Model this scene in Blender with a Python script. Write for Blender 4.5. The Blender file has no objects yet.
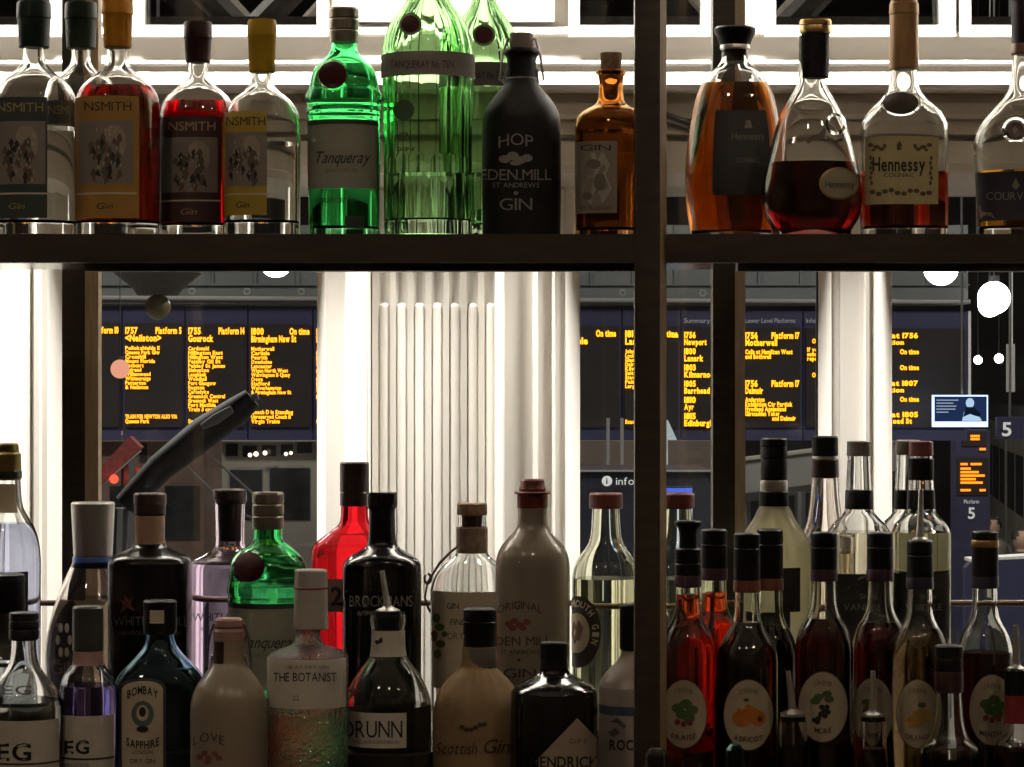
import bpy, math, random
from mathutils import Vector
random.seed(7)
R = math.radians
F = 2800.0            # focal length in pixels of the 1024 x 767 frame
HY = 383.5            # horizon row
ZC = 1.36             # eye height above the pub floor
scn = bpy.context.scene
COL = scn.collection

# ------------------------------------------------------------------ camera, world, light, exposure
cam_d = bpy.data.cameras.new('camera')
cam_d.sensor_width = 36.0
cam_d.lens = F / 1024.0 * 36.0
cam_d.clip_end = 300
cam = bpy.data.objects.new('camera', cam_d)
cam.location = (0, 0, ZC)
cam.rotation_euler = (R(90), 0, 0)
COL.objects.link(cam)
scn.camera = cam

world = bpy.data.worlds.new('night')
scn.world = world
world.use_nodes = True
world.node_tree.nodes['Background'].inputs[0].default_value = (0.010, 0.012, 0.02, 1)
world.node_tree.nodes['Background'].inputs[1].default_value = 1.0

vs = scn.view_settings
vs.view_transform = 'Standard'
vs.look = 'None'
vs.exposure = 0.0
vs.gamma = 1.0
vs.use_curve_mapping = False
cy = scn.cycles
cy.max_bounces = 18
cy.transmission_bounces = 18
cy.transparent_max_bounces = 18
cy.glossy_bounces = 5
cy.diffuse_bounces = 3
cy.caustics_refractive = False
cy.caustics_reflective = False
cy.sample_clamp_indirect = 6
cy.use_denoising = True

CEIL = 2.75
WINDOW_LAMPS = [(-1.75, 3.84), (-1.05, 3.84), (-0.35, 3.84), (0.35, 3.84), (1.05, 3.84), (1.75, 3.84)]
WINDOW_LAMP_W = [48.0, 64.0, 40.0, 36.0, 50.0, 40.0]   # unseen wall washers, tilted towards the windows
FRONT_FILL = [(-1.1, 1.7), (0.05, 1.5), (1.15, 1.7)]  # unseen lamps, added as weak warm front fill for the labels
FRONT_FILL_W = 4.2
CONCOURSE_W = 3800.0

def area_light(name, loc, rot, size, power, color, shape='DISK', size_y=None, spread=None):
    d = bpy.data.lights.new(name, 'AREA')
    d.energy = power; d.color = color; d.shape = shape; d.size = size
    if size_y: d.size_y = size_y
    if spread: d.spread = R(spread)
    o = bpy.data.objects.new(name, d); COL.objects.link(o)
    o.location = loc; o.rotation_euler = rot
    return o

# concourse lighting: two rows of added area lights without fixtures above the platforms
for k, (x, y) in enumerate([(-6, 14), (6, 14), (-6, 26), (8, 26)]):
    area_light('concourse_fill', (x, y, 7.5), (0, 0, 0), 2.0, CONCOURSE_W / 4, (1.0, 0.93, 0.82))

# ------------------------------------------------------------------ helpers
def P(px, py, Y):
    return Vector(((px - 512.0) / F * Y, Y, ZC + (HY - py) / F * Y))
def PX(px, Y): return (px - 512.0) / F * Y
def PZ(py, Y): return ZC + (HY - py) / F * Y

MATS = {}
def nodes_of(name):
    m = bpy.data.materials.new(name); m.use_nodes = True
    nt = m.node_tree; nt.nodes.clear()
    out = nt.nodes.new('ShaderNodeOutputMaterial')
    MATS[name] = m
    return m, nt, out
def pbr(name, col, rough=0.5, metal=0.0, var=0.12, scale=40.0, bump=0.0, bscale=200.0, coat=0.0, stretch=(1, 1, 1), emit=None, es=0.0, spec=0.5):
    if name in MATS: return MATS[name]
    m, nt, out = nodes_of(name)
    b = nt.nodes.new('ShaderNodeBsdfPrincipled')
    b.inputs['Roughness'].default_value = rough
    b.inputs['Metallic'].default_value = metal
    b.inputs['Coat Weight'].default_value = coat
    b.inputs['Specular IOR Level'].default_value = spec
    tc = nt.nodes.new('ShaderNodeTexCoord')
    mp = nt.nodes.new('ShaderNodeMapping'); mp.inputs['Scale'].default_value = stretch
    nt.links.new(tc.outputs['Object'], mp.inputs['Vector'])
    nz = nt.nodes.new('ShaderNodeTexNoise'); nz.inputs['Scale'].default_value = scale; nz.inputs['Detail'].default_value = 4
    nt.links.new(mp.outputs[0], nz.inputs['Vector'])
    rp = nt.nodes.new('ShaderNodeValToRGB')
    rp.color_ramp.elements[0].position = 0.3; rp.color_ramp.elements[1].position = 0.7
    rp.color_ramp.elements[0].color = tuple(c * (1 - var) for c in col) + (1,)
    rp.color_ramp.elements[1].color = tuple(min(1, c * (1 + var)) for c in col) + (1,)
    nt.links.new(nz.outputs['Fac'], rp.inputs[0])
    nt.links.new(rp.outputs[0], b.inputs['Base Color'])
    if bump:
        n2 = nt.nodes.new('ShaderNodeTexNoise'); n2.inputs['Scale'].default_value = bscale
        nt.links.new(mp.outputs[0], n2.inputs['Vector'])
        bp = nt.nodes.new('ShaderNodeBump'); bp.inputs['Strength'].default_value = bump; bp.inputs['Distance'].default_value = 0.002
        nt.links.new(n2.outputs['Fac'], bp.inputs['Height']); nt.links.new(bp.outputs[0], b.inputs['Normal'])
    if emit:
        b.inputs['Emission Color'].default_value = tuple(emit) + (1,); b.inputs['Emission Strength'].default_value = es
    nt.links.new(b.outputs[0], out.inputs[0])
    return m
def glass(name, col, ior=1.5, rough=0.0, bump=0.0, bscale=60.0):
    """col = what is left of white light after a whole bottle (four interfaces)"""
    if name in MATS: return MATS[name]
    m, nt, out = nodes_of(name)
    g = nt.nodes.new('ShaderNodeBsdfGlass')
    g.inputs['Color'].default_value = tuple(max(c, 1e-4) ** 0.25 for c in col) + (1,)
    g.inputs['IOR'].default_value = ior; g.inputs['Roughness'].default_value = rough
    if bump:
        tc = nt.nodes.new('ShaderNodeTexCoord')
        nz = nt.nodes.new('ShaderNodeTexNoise'); nz.inputs['Scale'].default_value = bscale
        nt.links.new(tc.outputs['Object'], nz.inputs['Vector'])
        bp = nt.nodes.new('ShaderNodeBump'); bp.inputs['Strength'].default_value = bump; bp.inputs['Distance'].default_value = 0.003
        nt.links.new(nz.outputs['Fac'], bp.inputs['Height']); nt.links.new(bp.outputs[0], g.inputs['Normal'])
    nt.links.new(g.outputs[0], out.inputs[0])
    return m
def liquid(name, col, ior=1.36, milky=None):
    """col = what is left after passing through (two interfaces)"""
    if name in MATS: return MATS[name]
    m, nt, out = nodes_of(name)
    g = nt.nodes.new('ShaderNodeBsdfGlass')
    g.inputs['Color'].default_value = tuple(max(c, 1e-5) ** 0.5 for c in col) + (1,)
    g.inputs['IOR'].default_value = ior; g.inputs['Roughness'].default_value = 0.0
    sh = g
    if milky:
        t = nt.nodes.new('ShaderNodeBsdfTranslucent'); t.inputs[0].default_value = tuple(milky[:3]) + (1,)
        mx = nt.nodes.new('ShaderNodeMixShader'); mx.inputs[0].default_value = milky[3]
        nt.links.new(g.outputs[0], mx.inputs[1]); nt.links.new(t.outputs[0], mx.inputs[2]); sh = mx
    nt.links.new(sh.outputs[0], out.inputs[0])
    return m
def tinted(name, sig, ior=1.36):
    """liquid that absorbs along its depth; sig = absorption per metre for red, green, blue"""
    if name in MATS: return MATS[name]
    m, nt, out = nodes_of(name)
    g = nt.nodes.new('ShaderNodeBsdfGlass'); g.inputs['Color'].default_value = (1, 1, 1, 1); g.inputs['IOR'].default_value = ior; g.inputs['Roughness'].default_value = 0
    v = nt.nodes.new('ShaderNodeVolumeAbsorption'); d = max(sig); v.inputs['Density'].default_value = d
    v.inputs['Color'].default_value = tuple(1 - s / d for s in sig) + (1,)
    nt.links.new(g.outputs[0], out.inputs[0]); nt.links.new(v.outputs[0], out.inputs['Volume'])
    return m
def emitter(name, col, s):
    if name in MATS: return MATS[name]
    m, nt, out = nodes_of(name)
    e = nt.nodes.new('ShaderNodeEmission'); e.inputs[0].default_value = tuple(col) + (1,); e.inputs[1].default_value = s
    nt.links.new(e.outputs[0], out.inputs[0])
    return m
def pane_mat(name, tint=(0.93, 0.95, 0.95)):
    if name in MATS: return MATS[name]
    m, nt, out = nodes_of(name)
    t = nt.nodes.new('ShaderNodeBsdfTransparent'); t.inputs[0].default_value = tuple(tint) + (1,)
    g = nt.nodes.new('ShaderNodeBsdfGlossy'); g.inputs['Roughness'].default_value = 0.02
    fr = nt.nodes.new('ShaderNodeFresnel'); fr.inputs[0].default_value = 1.45
    mx = nt.nodes.new('ShaderNodeMixShader')
    nt.links.new(fr.outputs[0], mx.inputs[0]); nt.links.new(t.outputs[0], mx.inputs[1]); nt.links.new(g.outputs[0], mx.inputs[2])
    nt.links.new(mx.outputs[0], out.inputs[0])
    return m

def mesh_obj(name, verts, faces, mat, parent=None, angle=35, label=None, fmats=None):
    me = bpy.data.meshes.new(name)
    me.from_pydata([tuple(v) for v in verts], [], faces)
    mats = mat if isinstance(mat, (list, tuple)) else [mat]
    for m in mats: me.materials.append(m)
    if fmats: me.polygons.foreach_set('material_index', fmats)
    me.polygons.foreach_set('use_smooth', [angle > 0] * len(me.polygons))
    if angle > 0: me.set_sharp_from_angle(angle=R(angle))
    me.validate(); me.update()
    o = bpy.data.objects.new(name, me); COL.objects.link(o)
    if parent is not None: o.parent = parent
    if label: o['label'] = label
    return o
def thing(name, label, cat, loc=(0, 0, 0), group=None, rotz=0):
    o = bpy.data.objects.new(name, None); COL.objects.link(o)
    o.empty_display_size = 0.02
    o.location = loc; o.rotation_euler = (0, 0, rotz)
    o['label'] = label; o['category'] = cat
    if group: o['group'] = group
    return o
def tag(o, label, cat, group=None):
    o['label'] = label; o['category'] = cat
    if group: o['group'] = group
    return o
def struct(o, label=None, cat=None):
    o['kind'] = 'structure'
    if label: o['label'] = label
    if cat: o['category'] = cat
    return o

class MB:
    """collects simple shapes into one mesh; coordinates are relative to org"""
    def __init__(s, org=(0, 0, 0)): s.v = []; s.f = []; s.o = Vector(org)
    def add(s, vs, fs):
        n = len(s.v); s.v += [Vector(v) - s.o for v in vs]; s.f += [tuple(i + n for i in f) for f in fs]
    def box(s, x0, x1, y0, y1, z0, z1):
        s.add([(x0, y0, z0), (x1, y0, z0), (x1, y1, z0), (x0, y1, z0), (x0, y0, z1), (x1, y0, z1), (x1, y1, z1), (x0, y1, z1)],
              [(0, 3, 2, 1), (4, 5, 6, 7), (0, 1, 5, 4), (1, 2, 6, 5), (2, 3, 7, 6), (3, 0, 4, 7)])
    def prism(s, poly, axis, a, b):
        """poly of 2-D points extruded along x, y or z"""
        n = len(poly)
        def p(u, w, t):
            return {'x': (t, u, w), 'y': (u, t, w), 'z': (u, w, t)}[axis]
        vs = [p(u, w, a) for u, w in poly] + [p(u, w, b) for u, w in poly]
        fs = [(i, (i + 1) % n, (i + 1) % n + n, i + n) for i in range(n)]
        fs += [tuple(range(n))[::-1], tuple(range(n, 2 * n))]
        s.add(vs, fs)
    def tube(s, pts, r, seg=10, taper=None, closed=False):
        pts = [Vector(p) for p in pts]; n = len(pts); vs = []; fs = []
        up = Vector((0.13, 0.21, 0.97))
        for i, p in enumerate(pts):
            if closed: d = pts[(i + 1) % n] - pts[i - 1]
            else: d = pts[min(i + 1, n - 1)] - pts[max(i - 1, 0)]
            d.normalize()
            a = d.cross(up)
            if a.length < 1e-3: a = d.cross(Vector((1, 0, 0)))
            a.normalize(); b = d.cross(a)
            rr = r if taper is None else r * taper[i]
            for k in range(seg):
                t = 2 * math.pi * k / seg
                vs.append(p + a * (rr * math.cos(t)) + b * (rr * math.sin(t)))
        m = n if closed else n - 1
        for i in range(m):
            j = (i + 1) % n
            for k in range(seg):
                k2 = (k + 1) % seg
                fs.append((i * seg + k, i * seg + k2, j * seg + k2, j * seg + k))
        if not closed:
            fs.append(tuple(range(seg))); fs.append(tuple(range((n - 1) * seg, n * seg))[::-1])
        s.add(vs, fs)
    def lathe(s, cx, cyy, prof, seg=24, rib=None):
        """prof = [(z, r)], closed solid of revolution; rib=(count, depth)"""
        vs = []; fs = []; n = len(prof)
        for z, r in prof:
            for k in range(seg):
                t = 2 * math.pi * k / seg
                q = r
                if rib and r > 1e-4: q = r - (rib[1] if k % 2 else 0)
                vs.append((cx + q * math.sin(t), cyy - q * math.cos(t), z))
        for i in range(n - 1):
            for k in range(seg):
                k2 = (k + 1) % seg
                fs.append((i * seg + k, i * seg + k2, (i + 1) * seg + k2, (i + 1) * seg + k))
        fs.append(tuple(range(seg))[::-1]); fs.append(tuple(range((n - 1) * seg, n * seg)))
        s.add(vs, fs)
    def sphere(s, c, r, seg=20, rings=12):
        c = Vector(c)
        vs = [c + Vector((0, 0, -r))]; fs = []
        for i in range(1, rings):
            a = -math.pi / 2 + math.pi * i / rings
            for k in range(seg):
                t = 2 * math.pi * k / seg
                vs.append(c + Vector((r * math.cos(a) * math.cos(t), r * math.cos(a) * math.sin(t), r * math.sin(a))))
        vs.append(c + Vector((0, 0, r)))
        for k in range(seg): fs.append((0, 1 + (k + 1) % seg, 1 + k))
        for i in range(rings - 2):
            for k in range(seg):
                k2 = (k + 1) % seg; a = 1 + i * seg; b = a + seg
                fs.append((a + k, a + k2, b + k2, b + k))
        a = 1 + (rings - 2) * seg; L = len(vs) - 1
        for k in range(seg): fs.append((a + k, a + (k + 1) % seg, L))
        s.add(vs, fs)
    def build(s, name, mat, parent=None, angle=35, label=None):
        return mesh_obj(name, s.v, s.f, mat, parent, angle, label)

# ---- glyphs: the built-in font turned into meshes once, then typeset by hand
GL = {}
def make_glyphs():
    chars = sorted(set('ABCDEFGHIJKLMNOPQRSTUVWXYZabcdefghijklmnopqrstuvwxyz0123456789.,:&-\'<>ÈÛ'))
    cur = bpy.data.curves.new('glyph', 'FONT'); ob = bpy.data.objects.new('glyph', cur); COL.objects.link(ob)
    for bold in (0, 1, 2):
        cur.offset = (0.0, 0.022, 0.05)[bold]
        cur.resolution_u = 3
        for ch in chars:
            cur.body = ch
            bpy.context.view_layer.update()
            dg = bpy.context.evaluated_depsgraph_get()
            me = ob.evaluated_get(dg).to_mesh()
            vs = [(v.co.x, v.co.y) for v in me.vertices]
            fs = [tuple(p.vertices) for p in me.polygons]
            ob.evaluated_get(dg).to_mesh_clear()
            if not vs: continue
            x0 = min(v[0] for v in vs); x1 = max(v[0] for v in vs)
            GL[(ch, bold)] = ([(x - x0, y) for x, y in vs], fs, x1 - x0)
    bpy.data.objects.remove(ob); bpy.data.curves.remove(cur)
make_glyphs()
def typeset(text, bold=0, gap=0.09, shear=0.0):
    """flat text with cap height 1 (about); returns verts, faces, width"""
    V = []; Fc = []; x = 0.0; k = 1 / 0.70
    for ch in text:
        if ch == ' ': x += 0.32; continue
        g = GL.get((ch, bold))
        if not g: continue
        n = len(V)
        V += [((x + a + shear * b) * k, b * k) for a, b in g[0]]
        Fc += [tuple(i + n for i in f) for f in g[1]]
        x += g[2] + gap
    return V, Fc, max(0.01, (x - gap) * k)
def ellipse_pts(cx, cy_, rx, ry, n=24): return [(cx + rx * math.cos(2 * math.pi * i / n), cy_ + ry * math.sin(2 * math.pi * i / n)) for i in range(n)]

# ------------------------------------------------------------------ materials
WOOD = pbr('dark_stained_wood', (0.030, 0.021, 0.014), 0.45, var=0.35, scale=14, stretch=(1, 6, 6), bump=0.05)
OAK = pbr('oak_lipping', (0.30, 0.21, 0.12), 0.5, var=0.2, scale=30, stretch=(6, 6, 0.6))
PAINT = pbr('white_gloss_paint', (0.80, 0.77, 0.71), 0.45, var=0.03, scale=6, bump=0.04, bscale=50)
WALLP = pbr('dark_pub_wall_paint', (0.10, 0.07, 0.05), 0.7, var=0.1, scale=3)
CEILP = pbr('cream_ceiling_paint', (0.45, 0.40, 0.33), 0.8, var=0.05, scale=3)
FLOORM = pbr('dark_floor_boards', (0.06, 0.04, 0.025), 0.5, var=0.3, scale=5, stretch=(8, 1, 1))
PANE = pane_mat('window_pane')
BRASS = pbr('brushed_brass', (0.45, 0.30, 0.13), 0.35, 1.0)
STEEL = pbr('bright_steel', (0.72, 0.71, 0.70), 0.38, 1.0, var=0.05)
DKSTEEL = pbr('dull_steel', (0.30, 0.30, 0.30), 0.4, 1.0, var=0.05)
# ------------------------------------------------------------------ the pub room
YW = 4.10
XW = 2.5
def sbox(name, mat, *b, label=None):
    m = MB(); m.box(*b); return struct(m.build(name, mat, angle=0), label)
sbox('floor', FLOORM, -XW, XW, -1.5, 4.2, -0.06, 0.0, label='dark pub floor boards')
sbox('ceiling', CEILP, -XW, XW, -1.5, 4.2, CEIL, CEIL + 0.08, label='cream pub ceiling')
sbox('wall_left', WALLP, -XW - 0.1, -XW, -1.5, 4.2, 0, CEIL, label='dark pub side wall to the left')
sbox('wall_right', WALLP, XW, XW + 0.1, -1.5, 4.2, 0, CEIL, label='dark pub side wall to the right')
sbox('wall_front', WALLP, -XW, XW, -1.6, -1.5, 0, CEIL, label='dark pub wall behind the viewer')

# window wall: sill wall, moulded columns, transom, upper lights
SILL_PY, HEAD_PY = 800, 190
ZS = PZ(SILL_PY, YW); ZH = PZ(HEAD_PY, YW); ZU = PZ(-120, YW)
XL, XR = -XW, XW
m = MB(); m.box(XL, XR, YW - 0.01, YW + 0.10, 0, ZS - 0.03)
m.box(XL, XR, YW - 0.07, YW + 0.12, ZS - 0.03, ZS)
m.box(XL, XR, YW - 0.01, YW + 0.10, ZU, CEIL)
wb = struct(m.build('wall_back', PAINT, angle=0), 'white painted wall below and above the windows')

def column(name, prof, label):
    """prof = [(px, depth)] front face of a moulded column standing between two windows"""
    poly = [(PX(px, YW), YW - d) for px, d in prof]
    poly += [(poly[-1][0], YW + 0.025), (poly[0][0], YW + 0.025)]
    m = MB(); m.prism(poly[::-1], 'z', ZS, ZH + 0.01)
    return struct(m.build(name, PAINT, angle=0), label)
column('trim_1', [(-1195, 0.03), (-360, 0.03), (-355, 0.06), (-330, 0.06), (-325, 0.03), (-120, 0.03), (-90, 0.02), (-20, 0.03), (4, 0.035), (36, 0.085), (37, 0.05), (40, 0.05), (41, 0.062), (46, 0.06), (47, 0.045), (52, 0.045), (53, 0.03), (66, 0.0)],
       'white moulded window column at the far left, brightest of the columns')
colB = column('trim_2', [(317, 0.0), (319, 0.004), (327, 0.030), (346, 0.030), (349, 0.040), (369, 0.078), (371, 0.078), (372, 0.015), (495, 0.015), (496, 0.070), (505, 0.040), (532, 0.040), (533, 0.056), (537, 0.052), (538, 0.034), (551, 0.034), (552, 0.046), (554, 0.044), (555, 0.026), (564, 0.026), (565, 0.034), (580, 0.0)],
       'wide white moulded column with a fluted panel between the windows')
column('trim_3', [(818, 0.0), (829, 0.032), (830, 0.022), (837, 0.022), (838, 0.030), (861, 0.030), (862, 0.044), (866, 0.040), (867, 0.026), (870, 0.026), (871, 0.060), (889, 0.004), (892, 0.0)],
       'narrow white moulded column between the two right windows')
column('trim_4', [(1150, 0.0), (1160, 0.03), (1400, 0.03), (1404, 0.06), (1430, 0.06), (1434, 0.03), (2219, 0.03)],
       'white moulded panel beyond the right window')
# fluted panel: eight fillets with seven hollows, the lower part of each hollow filled with a rounded cable
hol = []
prof = [(373, 0.015), (373, 0.030)]
for i in range(7):
    c = 385 + 17.6 * i
    for k in range(9):
        a = math.pi * k / 8
        prof.append((c - 6.2 * math.cos(a), 0.030 - 0.009 * math.sin(a)))
prof += [(494, 0.030), (494, 0.015)]
poly = [(PX(px, YW), YW - d) for px, d in prof]
m = MB(); m.prism(poly[::-1], 'z', ZS, ZH)
m.build('fluted_panel', PAINT, colB, angle=50)
ct = MB(); zt = PZ(303, YW); rc = 5.2 / F * YW
pr = [(ZS, rc)] + [(zt - rc + rc * math.sin(R(a)), max(1e-4, rc * math.cos(R(a)))) for a in range(0, 91, 15)]
ct.lathe(0, 0, pr, 14)
cab0 = ct.build('flute_cable', PAINT, colB, angle=50)
cab0.location = (PX(385, YW), YW - 0.0225, 0)
for i in range(1, 7):
    c = cab0.copy(); COL.objects.link(c); c.parent = colB
    c.location = (PX(385 + 17.6 * i, YW), YW - 0.0225, 0)

tp = [(194, -0.06), (194, 0.010), (188, 0.034), (178, 0.052), (176, 0.056), (166, 0.056), (165, 0.046), (144, 0.046), (143, 0.02), (138, 0.02), (137, 0.042), (123, 0.044), (122, 0.054), (118, 0.054), (117, 0.040), (97, 0.046), (95, 0.085), (91, 0.092), (76, 0.050), (75, 0.036), (69, 0.036), (67, 0.050), (62, 0.030), (39, 0.026), (37, 0.040), (29, 0.024), (28, -0.06)]
poly = [(YW - d, PZ(py, YW)) for py, d in tp]
m = MB(); m.prism(poly[::-1], 'x', XL, XR)
struct(m.build('trim_5', PAINT, angle=0), 'deep white moulded transom across the top of the windows')

def window(n, x0, x1, p0, p1, fr, label, dd=0.03):
    """x0..x1 columns, p0..p1 rows of the opening; fr = frame width in pixels"""
    X0, X1, Z0, Z1 = PX(x0, YW), PX(x1, YW), PZ(p1, YW), PZ(p0, YW)
    w = fr / F * YW
    root = bpy.data.objects.new('window_%d' % n, None); COL.objects.link(root)
    root.location = ((X0 + X1) / 2, YW, Z0); struct(root, label)
    o = root.location
    def fb(*b):
        q = MB(o); q.box(*b); q.build('window_frame', PAINT, root, angle=0)
    if w > 0:
        fb(X0, X0 + w, YW - dd, YW + 0.03, Z0, Z1); fb(X1 - w, X1, YW - dd, YW + 0.03, Z0, Z1)
        fb(X0 + w, X1 - w, YW - dd, YW + 0.03, Z0, Z0 + w); fb(X0 + w, X1 - w, YW - dd, YW + 0.03, Z1 - w, Z1)
    q = MB(o); q.box(X0 + w, X1 - w, YW + 0.012, YW + 0.016, Z0 + w, Z1 - w); q.build('pane', PANE, root, angle=0)
window(1, 63, 319, HEAD_PY, SILL_PY, 2, 'tall left window looking onto the station concourse', 0.0)
window(2, 578, 820, HEAD_PY, SILL_PY, 2, 'tall middle window looking onto the departure board', 0.0)
window(3, 890, 1152, HEAD_PY, SILL_PY, 2, 'tall right window looking onto the platforms', 0.0)
ups = [(-60, 66), (133, 330), (568, 712), (762, 951), (955, 1150)]
un = ['at the far left', 'above the left gin bottles', 'above the small amber bottle', 'above the cognac bottles', 'at the far right']
for i, (a, b) in enumerate(ups):
    window(4 + i, a, b, -120, 40, 11, 'small dark upper window ' + un[i], 0.045)
m = MB(); e = [-1195] + [v for u in ups for v in u] + [2219]
for i in range(0, len(e), 2):
    if e[i + 1] - e[i] > 6:
        m.box(PX(e[i], YW), PX(e[i + 1], YW), YW - 0.012, YW + 0.08, PZ(40, YW), ZU)
        if e[i + 1] - e[i] > 60 and 0 <= e[i] < 1024:     # raised inner panel of the wide stiles
            m.box(PX(e[i] + 14, YW), PX(e[i + 1] - 14, YW), YW - 0.028, YW, PZ(24, YW), ZU)
struct(m.build('trim_6', PAINT, angle=0), 'white stiles between the small upper windows')
# thin window stay on the transom
m = MB(); m.tube([P(650, 110, YW - 0.056), P(676, 120, YW - 0.054), P(704, 130, YW - 0.048)], 0.007, 8)
tag(m.build('window_stay', DKSTEEL), 'grey metal rod just behind the tall amber cognac decanter', 'rod')

# unseen ceiling lamps: wall washers by the windows, front fill added over the bar
LAMPRIM = pbr('lamp_rim', (0.7, 0.7, 0.68), 0.4)
LAMPGLOW = emitter('lamp_diffuser', (1.0, 0.92, 0.80), 6.0)
def downlight(x, y, power, col, size, label, group, tilt=0.0, spread=None):
    t = thing('unseen_downlight', label, 'lamp', (x, y, CEIL - 0.03), group)
    q = MB(); q.lathe(0, 0, [(0.0, size * 0.62), (0.0, size * 0.54), (0.012, size * 0.54), (0.012, size * 0.5), (0.0301, size * 0.5), (0.0301, size * 0.62)], 28)
    q.build('rim', LAMPRIM, t)
    q = MB(); q.lathe(0, 0, [(0.012, size * 0.5), (0.018, size * 0.5)], 28); q.build('diffuser', LAMPGLOW, t)
    L = area_light('bulb', (0, 0, -0.06 if tilt else -0.004), (R(tilt), 0, 0), size, power, col, spread=spread); L.parent = t
for i, (x, y) in enumerate(WINDOW_LAMPS):
    downlight(x, y, WINDOW_LAMP_W[i], (1.0, 0.95, 0.88), 0.16, ['leftmost', 'second from the left', 'third from the left', 'third from the right', 'second from the right', 'rightmost'][i] + ' of the unseen round ceiling lamps washing the window wall', 'unseen ceiling lamps along the windows', 35.0, 112.0)
for i, (x, y) in enumerate(FRONT_FILL):
    downlight(x, y, FRONT_FILL_W, (1.0, 0.80, 0.58), 0.14, ['leftmost', 'middle', 'rightmost'][i] + ' of the unseen round front fill lamps added over the bar', 'ceiling lamps over the bar')

# ------------------------------------------------------------------ the back bar
YF = 3.10                     # front plane of shelf and post
SH_T = PZ(234, YF); SH_B = PZ(262.5, YF); SH_R = 3.315
CT = PZ(815, 3.19)            # counter top
TT = PZ(745, 3.345)           # top of the raised step behind
m = MB(); m.box(-XW + 0.002, XW - 0.002, 3.07, 3.62, CT - 0.04, CT)
ctr = m.build('back_counter', WOOD, angle=0); tag(ctr, 'dark wooden back bar counter under the lower bottles', 'counter')
t = thing('bottle_step', 'dark wooden raised step behind the front row of bottles', 'step', (0, 3.285, CT))
m = MB(t.location); m.box(-XW + 0.002, XW - 0.002, 3.285, 3.61, CT, TT - 0.012); m.build('riser', WOOD, t, angle=0)
m = MB(t.location); m.box(-XW + 0.002, XW - 0.002, 3.280, 3.61, TT - 0.012, TT); m.build('tread', WOOD, t, angle=0)
t = thing('counter_cabinet', 'dark wooden cabinet carrying the back bar counter', 'cabinet', (0, 3.3, 0))
m = MB(t.location); m.box(-XW + 0.002, XW - 0.002, 3.14, 3.6, 0.08, CT - 0.04); m.build('body', WOOD, t, angle=0)
m = MB(t.location); m.box(-XW + 0.002, XW - 0.002, 3.2, 3.6, 0.0, 0.08); m.build('plinth', WOOD, t, angle=0)
d0 = None
for i in range(8):
    x = -2.42 + i * 0.61
    if d0 is None:
        q = MB(); q.box(0, 0.58, 3.118, 3.14, 0.11, CT - 0.07); d0 = q.build('cabinet_door', WOOD, t, angle=0); dd = d0
        h0 = MB(); h0.tube([(0.53, 3.118, 0.45), (0.53, 3.09, 0.46), (0.53, 3.09, 0.56), (0.53, 3.118, 0.57)], 0.005, 8); hh = h0.build('door_handle', BRASS, dd)
        dd.location = (x, -3.3, 0)
    else:
        dd = d0.copy(); COL.objects.link(dd); dd.parent = t; dd.location = (x, -3.3, 0)
        h = hh.copy(); COL.objects.link(h); h.parent = dd

def post(name, pa, pb, pc, Y, dep, z0, z1, label):
    """dark post from column pa to pb with a lighter bevelled lipping up to pc"""
    t = thing(name, label, 'post', (PX((pa + pb) / 2, Y), Y, z0))
    q = MB(t.location); q.box(PX(pa, Y), PX(pb, Y), Y, Y + dep, z0, z1); q.build('post_body', WOOD, t, angle=0)
    q = MB(t.location)
    q.prism([(PX(pb, Y), Y), (PX(pc, Y), Y + 0.010), (PX(pc, Y), Y + dep), (PX(pb, Y), Y + dep)], 'z', z0, z1)
    q.build('lipping', OAK, t, angle=0)
post('shelf_post', 635, 660, 667, YF, 0.032, CT, CEIL, 'dark wooden front post dividing the shelf, from counter to ceiling')
post('frame_post', 62, 85, 97, 3.50, 0.04, TT, CEIL, 'dark rear post with pale edge beside the silver capped bottle')
post('frame_post', 713, 735, 746, 3.50, 0.04, TT, CEIL, 'dark rear post with pale edge right of the thick front post')
def shelf(a, b, ba, label, lx0=None):
    t = thing('bottle_shelf', label, 'shelf', ((a + b) / 2, YF, SH_B))
    q = MB(t.location); q.box(a, b, YF, YF + 0.02, SH_B, SH_T); q.build('front_lip', WOOD, t, angle=0)
    q = MB(t.location); q.box(a, b, YF + 0.02, SH_R, SH_B + 0.001, SH_T); q.build('board', pbr('varnished_board', (0.05, 0.032, 0.02), 0.18, var=0.3, scale=14, stretch=(1, 6, 6)), t, angle=0)
    q = MB(t.location); q.box(ba, b, YF + 0.022, YF + 0.05, PZ(271, YF + 0.022), SH_B + 0.001); q.build('batten', WOOD, t, angle=0)
shelf(-XW + 0.002, PX(635, YF), PX(84, YF + 0.02), 'long dark wooden shelf carrying the gin bottles left of the front post')
shelf(PX(667, YF), XW - 0.002, PX(738, YF + 0.02), 'dark wooden shelf carrying the cognac bottles right of the front post')
m = MB(); m.tube([(-XW + 0.002, 3.494, PZ(603, 3.494)), (XW - 0.002, 3.494, PZ(603, 3.494))], 0.0038, 10)
tag(m.build('guard_rail', pbr('brown_rail', (0.10, 0.055, 0.03), 0.35)), 'thin brown horizontal rail behind the lower bottles', 'rail')
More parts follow.
